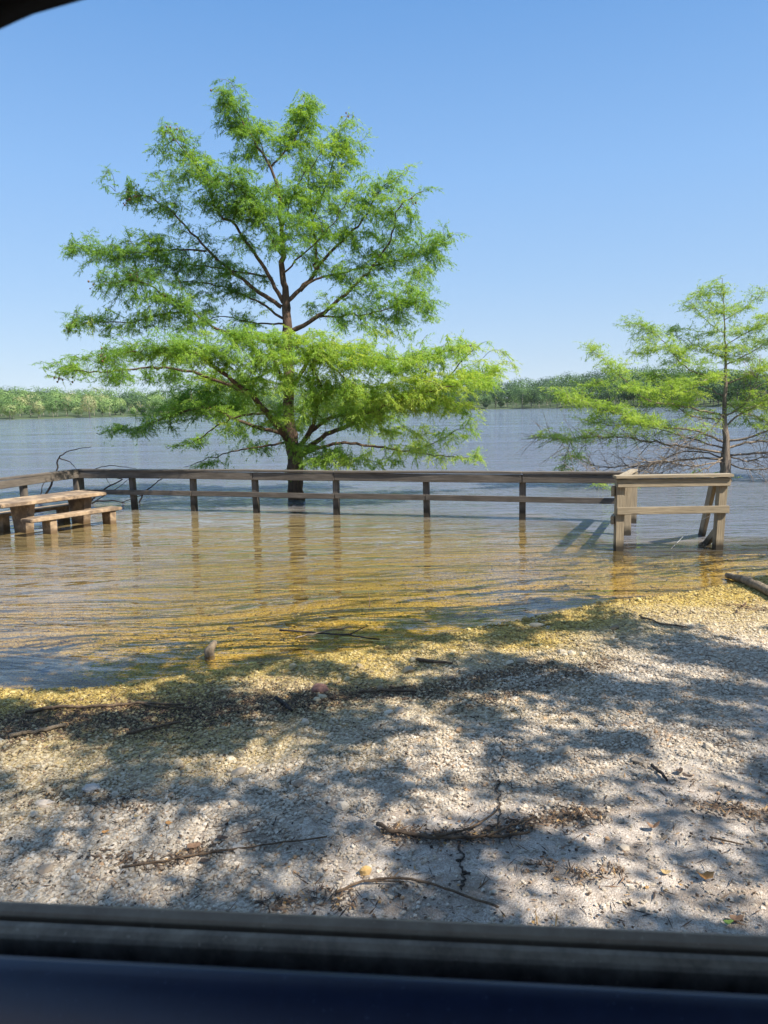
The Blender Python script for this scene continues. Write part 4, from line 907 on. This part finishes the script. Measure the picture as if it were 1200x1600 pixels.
# leaves lying about
def leaf(px, py, ln, m, label, ang=0.0, curl=.35, lobes=0):
    c = onground(px, py, .012); n = 12; V = [(0, 0, 0)]; ln = ln*.72
    for i in range(n):
        a = 2*math.pi*i/n; r = ln*(.5+.22*abs(math.cos(a*1.5 if not lobes else a*lobes/2))) * random.uniform(.85, 1.15)
        x = math.cos(a)*r; y = math.sin(a)*r*.62; V.append((x, y, curl*(x*x+y*y)/ln+random.uniform(0, .15)*ln))
    Fs = [(0, i+1, (i+1) % n+1) for i in range(n)]
    me = bpy.data.meshes.new('leaf'); me.from_pydata(V, [], Fs)
    o = link('fallen_leaf', me, m, None, Matrix.Translation(Vector(c)) @ Matrix.Rotation(ang, 4, 'Z'))
    md = o.modifiers.new('thickness', 'SOLIDIFY'); md.thickness = .0015
    return tag(o, label, 'leaf', 'fallen leaves on the ground')
MB_ = simple('brown_leaf', (.14, .08, .045), (.26, .16, .10), 60, .75); MO = simple('orange_leaf', (.36, .17, .05), (.50, .28, .10), 60, .7)
MD = simple('dark_leaf', (.035, .025, .02), (.09, .06, .045), 60, .8); MY = simple('yellow_leaf', (.38, .26, .11), (.50, .37, .19), 60, .7); MG = simple('green_leaf', (.20, .33, .05), (.30, .42, .10), 60, .6)
leaf(347, 1310, .05, MD, 'dark curled leaf on the left foreground gravel'); leaf(302, 1323, .055, MB_, 'flat brown leaf left of the dark curled leaf', .3)
leaf(320, 1345, .04, MD, 'dark leaf below the flat brown leaf', .1); leaf(264, 1286, .03, MO, 'small orange leaf in the left foreground'); leaf(213, 1275, .025, MY, 'small tan leaf left of the small orange one')
leaf(165, 1300, .03, MO, 'star-shaped ochre leaf on the left gravel', .5, lobes=5); leaf(1020, 1293, .05, MB_, 'brown crumpled leaf on the bright patch at the right', .2, 1.0)
leaf(1103, 1372, .055, MO, 'bright orange dry leaf near the right window corner', .2, .8, 5); leaf(1040, 1363, .035, MY, 'thin yellow leaf left of the bright orange one'); leaf(1137, 1441, .03, MG, 'small green leaf close to the car door at the right')
leaf(1150, 1436, .045, MB_, 'dull brown leaf next to the small green leaf', .1); leaf(1062, 1205, .045, MD, 'dark bark chip on the pale ground, left of a pair', .7, .5); leaf(1074, 1213, .045, MD, 'dark bark chip on the pale ground, right of a pair', -.3, .5)
leaf(1043, 1256, .018, MD, 'tiny round black leaf on grey ground at the right'); leaf(675, 1266, .016, MD, 'tiny dark leaf near the middle of the foreground'); leaf(1160, 948, .06, MB_, 'wet brown leaf heap beside the driftwood log', .2, 1.2); leaf(1150, 958, .05, MD, 'dark leaf just below the wet brown leaf heap', .9, .9)

# leaf litter and bark crumbs
def litter():
    V = []; Tn = []
    pos = []
    for (P, wd, st) in DEB3:
        seg = np.linalg.norm(np.diff(P, axis=0), axis=1).sum(); n = int(seg*st*1500*(wd/.1)**.5)
        t = rng.random(n)*(len(P)-1); i = t.astype(int); f = (t-i)[:, None]; p = P[i]*(1-f)+P[i+1]*f
        pos.append(p[:, :2]+rng.normal(0, wd*.62, (n, 2)))
    fl_ = np.stack([rng.uniform(-5, 4, 160), rng.uniform(4.6, 10, 160)], 1); fl_ = fl_[(fl_[:, 1] > ys(fl_[:, 0])+.1) & (np.abs(fl_[:, 0]) < fl_[:, 1]*.55)]
    n = 6500; y = 1.6*(9/1.6)**rng.random(n); x = (rng.random(n)*2-1)*(y*.6+.4); pos.append(np.stack([x, y], 1)[y < ys(x)])
    p = np.concatenate(pos); p = p[p[:, 1] < ys(p[:, 0])+.05]; p = np.concatenate([p, fl_]); n = len(p)
    z = np.maximum(ground_z(p[:, 0], p[:, 1])+rng.uniform(.003, .013, n), .002); c = np.stack([p[:, 0], p[:, 1], z], 1)
    a = rng.random(n)*2*math.pi; ax = np.stack([np.cos(a), np.sin(a), rng.normal(0, .25, n)], 1); sd = np.stack([-np.sin(a), np.cos(a), rng.normal(0, .4, n)], 1)
    twig = rng.random(n) < .45
    ln = np.where(twig, rng.uniform(.02, .075, n), rng.uniform(.006, .020, n))[:, None]; wd = np.where(twig, rng.uniform(.0015, .003, n), ln[:, 0]*.35)[:, None]
    up_ = np.array([0, 0, 1])*wd*.6
    V = np.stack([c-ax*ln*.5, c-sd*wd, c+ax*ln*.5, c+sd*wd, c+up_+ax*ln*.1], 1).reshape(-1, 3)
    F0 = np.array([(0, 1, 4), (1, 2, 4), (2, 3, 4), (3, 0, 4)]); Fq = (F0[None]+np.arange(n)[:, None, None]*5).reshape(-1, 3)
    m, t, bs = mat('dry_litter'); col = ramp(t, attr(t, 'tone'), [(0, (.03, .022, .018)), (.5, (.11, .07, .045)), (.85, (.24, .15, .09)), (1, (.42, .26, .10))])
    t.links.new(col, bs.inputs['Base Color']); bs.inputs['Roughness'].default_value = .85
    o = link('leaf_litter', mesh_np('leaf_litter', V, Fq, False, {'tone': np.repeat(rng.random(n)**1.3, 5)}), m)
    tag(o, 'dark dry leaf crumbs and bits of bark scattered in drifts on the gravel', 'litter', kind='stuff')
litter()

# dark cracks in the hard ground
cr = MB()
for pl, wd in (([(778, 1218), (777, 1240), (782, 1262), (779, 1288)], .004), ([(716, 1315), (723, 1335), (718, 1350), (726, 1365), (722, 1388)], .005), ([(735, 1118), (790, 1165), (778, 1218)], .003)):
    P = np.array(Gd(pl, .006)); q = np.linspace(0, len(P)-1, 26); P = np.stack([np.interp(q, np.arange(len(P)), P[:, i]) for i in range(3)], 1); P[:, :2] += rng.normal(0, .006, (len(P), 2))
    cr.tube(P, wd*rng.uniform(.4, 1.1, len(P)), 5)
tag(cr.build('ground_cracks', simple('crack_soil', (.03, .024, .02), (.07, .055, .045), 60, .95)), kind='structure')

# ------------------------------------------------------------------ the car window the picture is taken through
zs_ = CAM_H-.337
PL = onz(0, 1408, zs_); PR = onz(1200, 1462, zs_)
cu = nv(PR-PL); cv = np.array([-cu[1], cu[0], 0]); cv = cv if cv[1] > 0 else -cv
d0 = (PL-CAM)[:2]@cv[:2]; O0 = CAM+cv*d0     # foot on the sill line, at camera height
k_ = d0/.45
car = empty('car', (O0[0], O0[1], .15), 'dark blue car door with black window seals framing the open window in the foreground', 'car')
def cw(u, v, z): return O0+cu*u+cv*(v*k_)+np.array([0, 0, z])
def extr(name, prof, m, u0=-1.0, u1=1.0, smooth=False, n=2, closed=True):
    V = []; Fs = []; k = len(prof)
    us = np.linspace(u0, u1, n)
    for u in us:
        for v, z in prof: V.append(cw(u, v, z))
    for i in range(n-1):
        for j in range(k if closed else k-1): Fs.append((i*k+j, i*k+(j+1) % k, (i+1)*k+(j+1) % k, (i+1)*k+j))
    if closed: Fs += [tuple(range(k))[::-1], tuple((n-1)*k+j for j in range(k))]
    b = MB(); b.add(np.array(V), Fs); o = b.build(name, m, car, smooth)
    bm = bmesh.new(); bm.from_mesh(o.data); bmesh.ops.recalc_face_normals(bm, faces=bm.faces); bm.to_mesh(o.data); bm.free()
    return o
def scuff(name, c1, c2, rough, spec=.5):
    m, t, b = mat(name); tc = N(t, 'ShaderNodeTexCoord'); n = noise(t, tc.outputs['Object'], 45, 5, .7); n2 = noise(t, tc.outputs['Object'], 320, 2, .6)
    c = ramp(t, n, [(.35, c1), (.7, c2)]); c = mixc(t, ramp(t, n2, [(.68, (0, 0, 0)), (.75, (.5, .5, .5))]), c, tuple(min(1, x*2.2+.05) for x in c2))
    t.links.new(c, b.inputs['Base Color']); b.inputs['Roughness'].default_value = rough; b.inputs['Specular IOR Level'].default_value = spec; return m
M_RUB = scuff('black_rubber', (.26, .19, .14), (.36, .28, .21), .5, .3)
M_RUB2 = scuff('dusty_rubber', (.17, .13, .10), (.40, .32, .25), .5, .3)
M_DARK = scuff('dark_channel', (.004, .004, .005), (.008, .008, .009), .9, .1)
M_PANEL = scuff('blue_door_trim', (.006, .014, .048), (.009, .020, .062), .42)
M_PAINT = scuff('dark_blue_paint', (.006, .016, .06), (.008, .02, .07), .25)
extr('outer_weatherstrip', [(0, -.337), (.002, -.341), (.002, -.37), (-.011, -.37), (-.011, -.3395), (-.009, -.3375), (-.003, -.336)], M_RUB)
extr('inner_weatherstrip', [(-.0165, -.3405), (-.018, -.338), (-.022, -.3385), (-.0265, -.3405), (-.028, -.343), (-.028, -.37), (-.0165, -.37)], M_RUB2)
extr('window_channel', [(-.010, -.356), (-.046, -.356), (-.046, -.42), (-.010, -.42)], M_DARK)
extr('door_trim', [(-.046, -.40), (-.046, -.342), (-.049, -.3375), (-.054, -.3365), (-.060, -.3385), (-.068, -.345), (-.076, -.356), (-.085, -.374), (-.095, -.41), (-.10, -.50), (-.10, -1.0), (-.08, -1.0)], M_PANEL, smooth=True)
extr('door_skin', [(.003, -.3445), (.012, -.352), (.04, -.40), (.07, -.55), (.075, -.75), (.05, -1.05), (.03, -1.05), (.003, -.6)], M_PAINT, smooth=True)
# window frame: a flat bar following the top left corner of the opening
def onplane(px, py, v):
    d = ray(px, py); t = (d0+v*k_)/(d[:2]@cv[:2]); p = CAM+d*t; return ((p-O0)@cu, p[2]-O0[2])
v_f = -.10
e1_ = onplane(0, 14, v_f); e2_ = onplane(60, -8, v_f)
print('frame', e1_, e2_, 'd0', d0)
sl = (e2_[1]-e1_[1])/(e2_[0]-e1_[0])
inner = [(-.95, -.33), (-.80, -.05), (-.62, .10), (e1_[0]-.15, e1_[1]-.15*sl*1.35), e1_, ((e1_[0]+e2_[0])/2, (e1_[1]+e2_[1])/2+.0006), e2_, (e2_[0]+.08, e2_[1]+.08*sl*.75), (e2_[0]+.25, e2_[1]+.25*sl*.5), (e2_[0]+.6, e2_[1]+.6*sl*.25), (1.0, e2_[1]+.6*sl*.26)]
V = []; Fs = []
for i, (u, z) in enumerate(inner):
    a = np.array(inner[max(i-1, 0)]); b_ = np.array(inner[min(i+1, len(inner)-1)]); tn = (b_-a)/np.linalg.norm(b_-a); nn = np.array([-tn[1], tn[0]])
    for dn, dv in ((0, -.012), (0, .012), (.015, .022), (.075, .012), (.075, -.05), (.015, -.022)):
        V.append(cw(u+nn[0]*dn, v_f+dv, z+nn[1]*dn))
for i in range(len(inner)-1):
    for j in range(6): Fs.append((i*6+j, i*6+(j+1) % 6, i*6+6+(j+1) % 6, i*6+6+j))
Fs += [(0, 1, 2, 3, 4, 5), tuple((len(inner)-1)*6+j for j in range(6))[::-1]]
b = MB(); b.add(np.array(V), Fs); b.build('window_frame', M_DARK, car)
extr('roof', [(-.13, .40), (-.2, .435), (-.6, .46), (-1.6, .45), (-2.4, .43), (-2.4, .38), (-1.6, .41), (-.6, .42), (-.2, .395), (-.13, .37)], M_DARK, -1.1, 1.1)
extr('opposite_door', [(-2.9, -1.0), (-2.9, -.35), (-2.85, -.33), (-2.82, -.36), (-2.82, -1.0)], M_PANEL, -1.1, 1.1)
extr('cabin_floor', [(-.06, -1.1), (-2.9, -1.1), (-2.9, -1.15), (-.06, -1.15)], M_DARK, -1.1, 1.1)

# ------------------------------------------------------------------ air
hz_ = bpy.data.materials.new('thin_haze'); hz_.use_nodes = True; t = hz_.node_tree; t.nodes.remove(t.nodes['Principled BSDF'])
pv = t.nodes.new('ShaderNodeVolumePrincipled'); pv.inputs['Color'].default_value = (.80, .88, 1, 1); pv.inputs['Density'].default_value = .00006
t.links.new(pv.outputs[0], t.nodes['Material Output'].inputs['Volume'])
gzmin = min(v.co.z for v in g.data.vertices); gx = max(abs(v.co.x) for v in g.data.vertices)+60; gy0 = min(v.co.y for v in g.data.vertices)-60; gy1 = max(v.co.y for v in g.data.vertices)+60
top = max(max(v.co.z for v in g.data.vertices), 25)+25
hb = bpy.data.meshes.new('haze'); _b = bmesh.new(); bmesh.ops.create_cube(_b, size=1)
for v in _b.verts: v.co = Vector((v.co.x*2*gx, v.co.y*(gy1-gy0), v.co.z*(top-gzmin+1)))
_b.to_mesh(hb); _b.free()
tag(link('haze', hb, hz_, None, Matrix.Translation((0, (gy0+gy1)/2, (top+gzmin-1)/2))), kind='stuff')
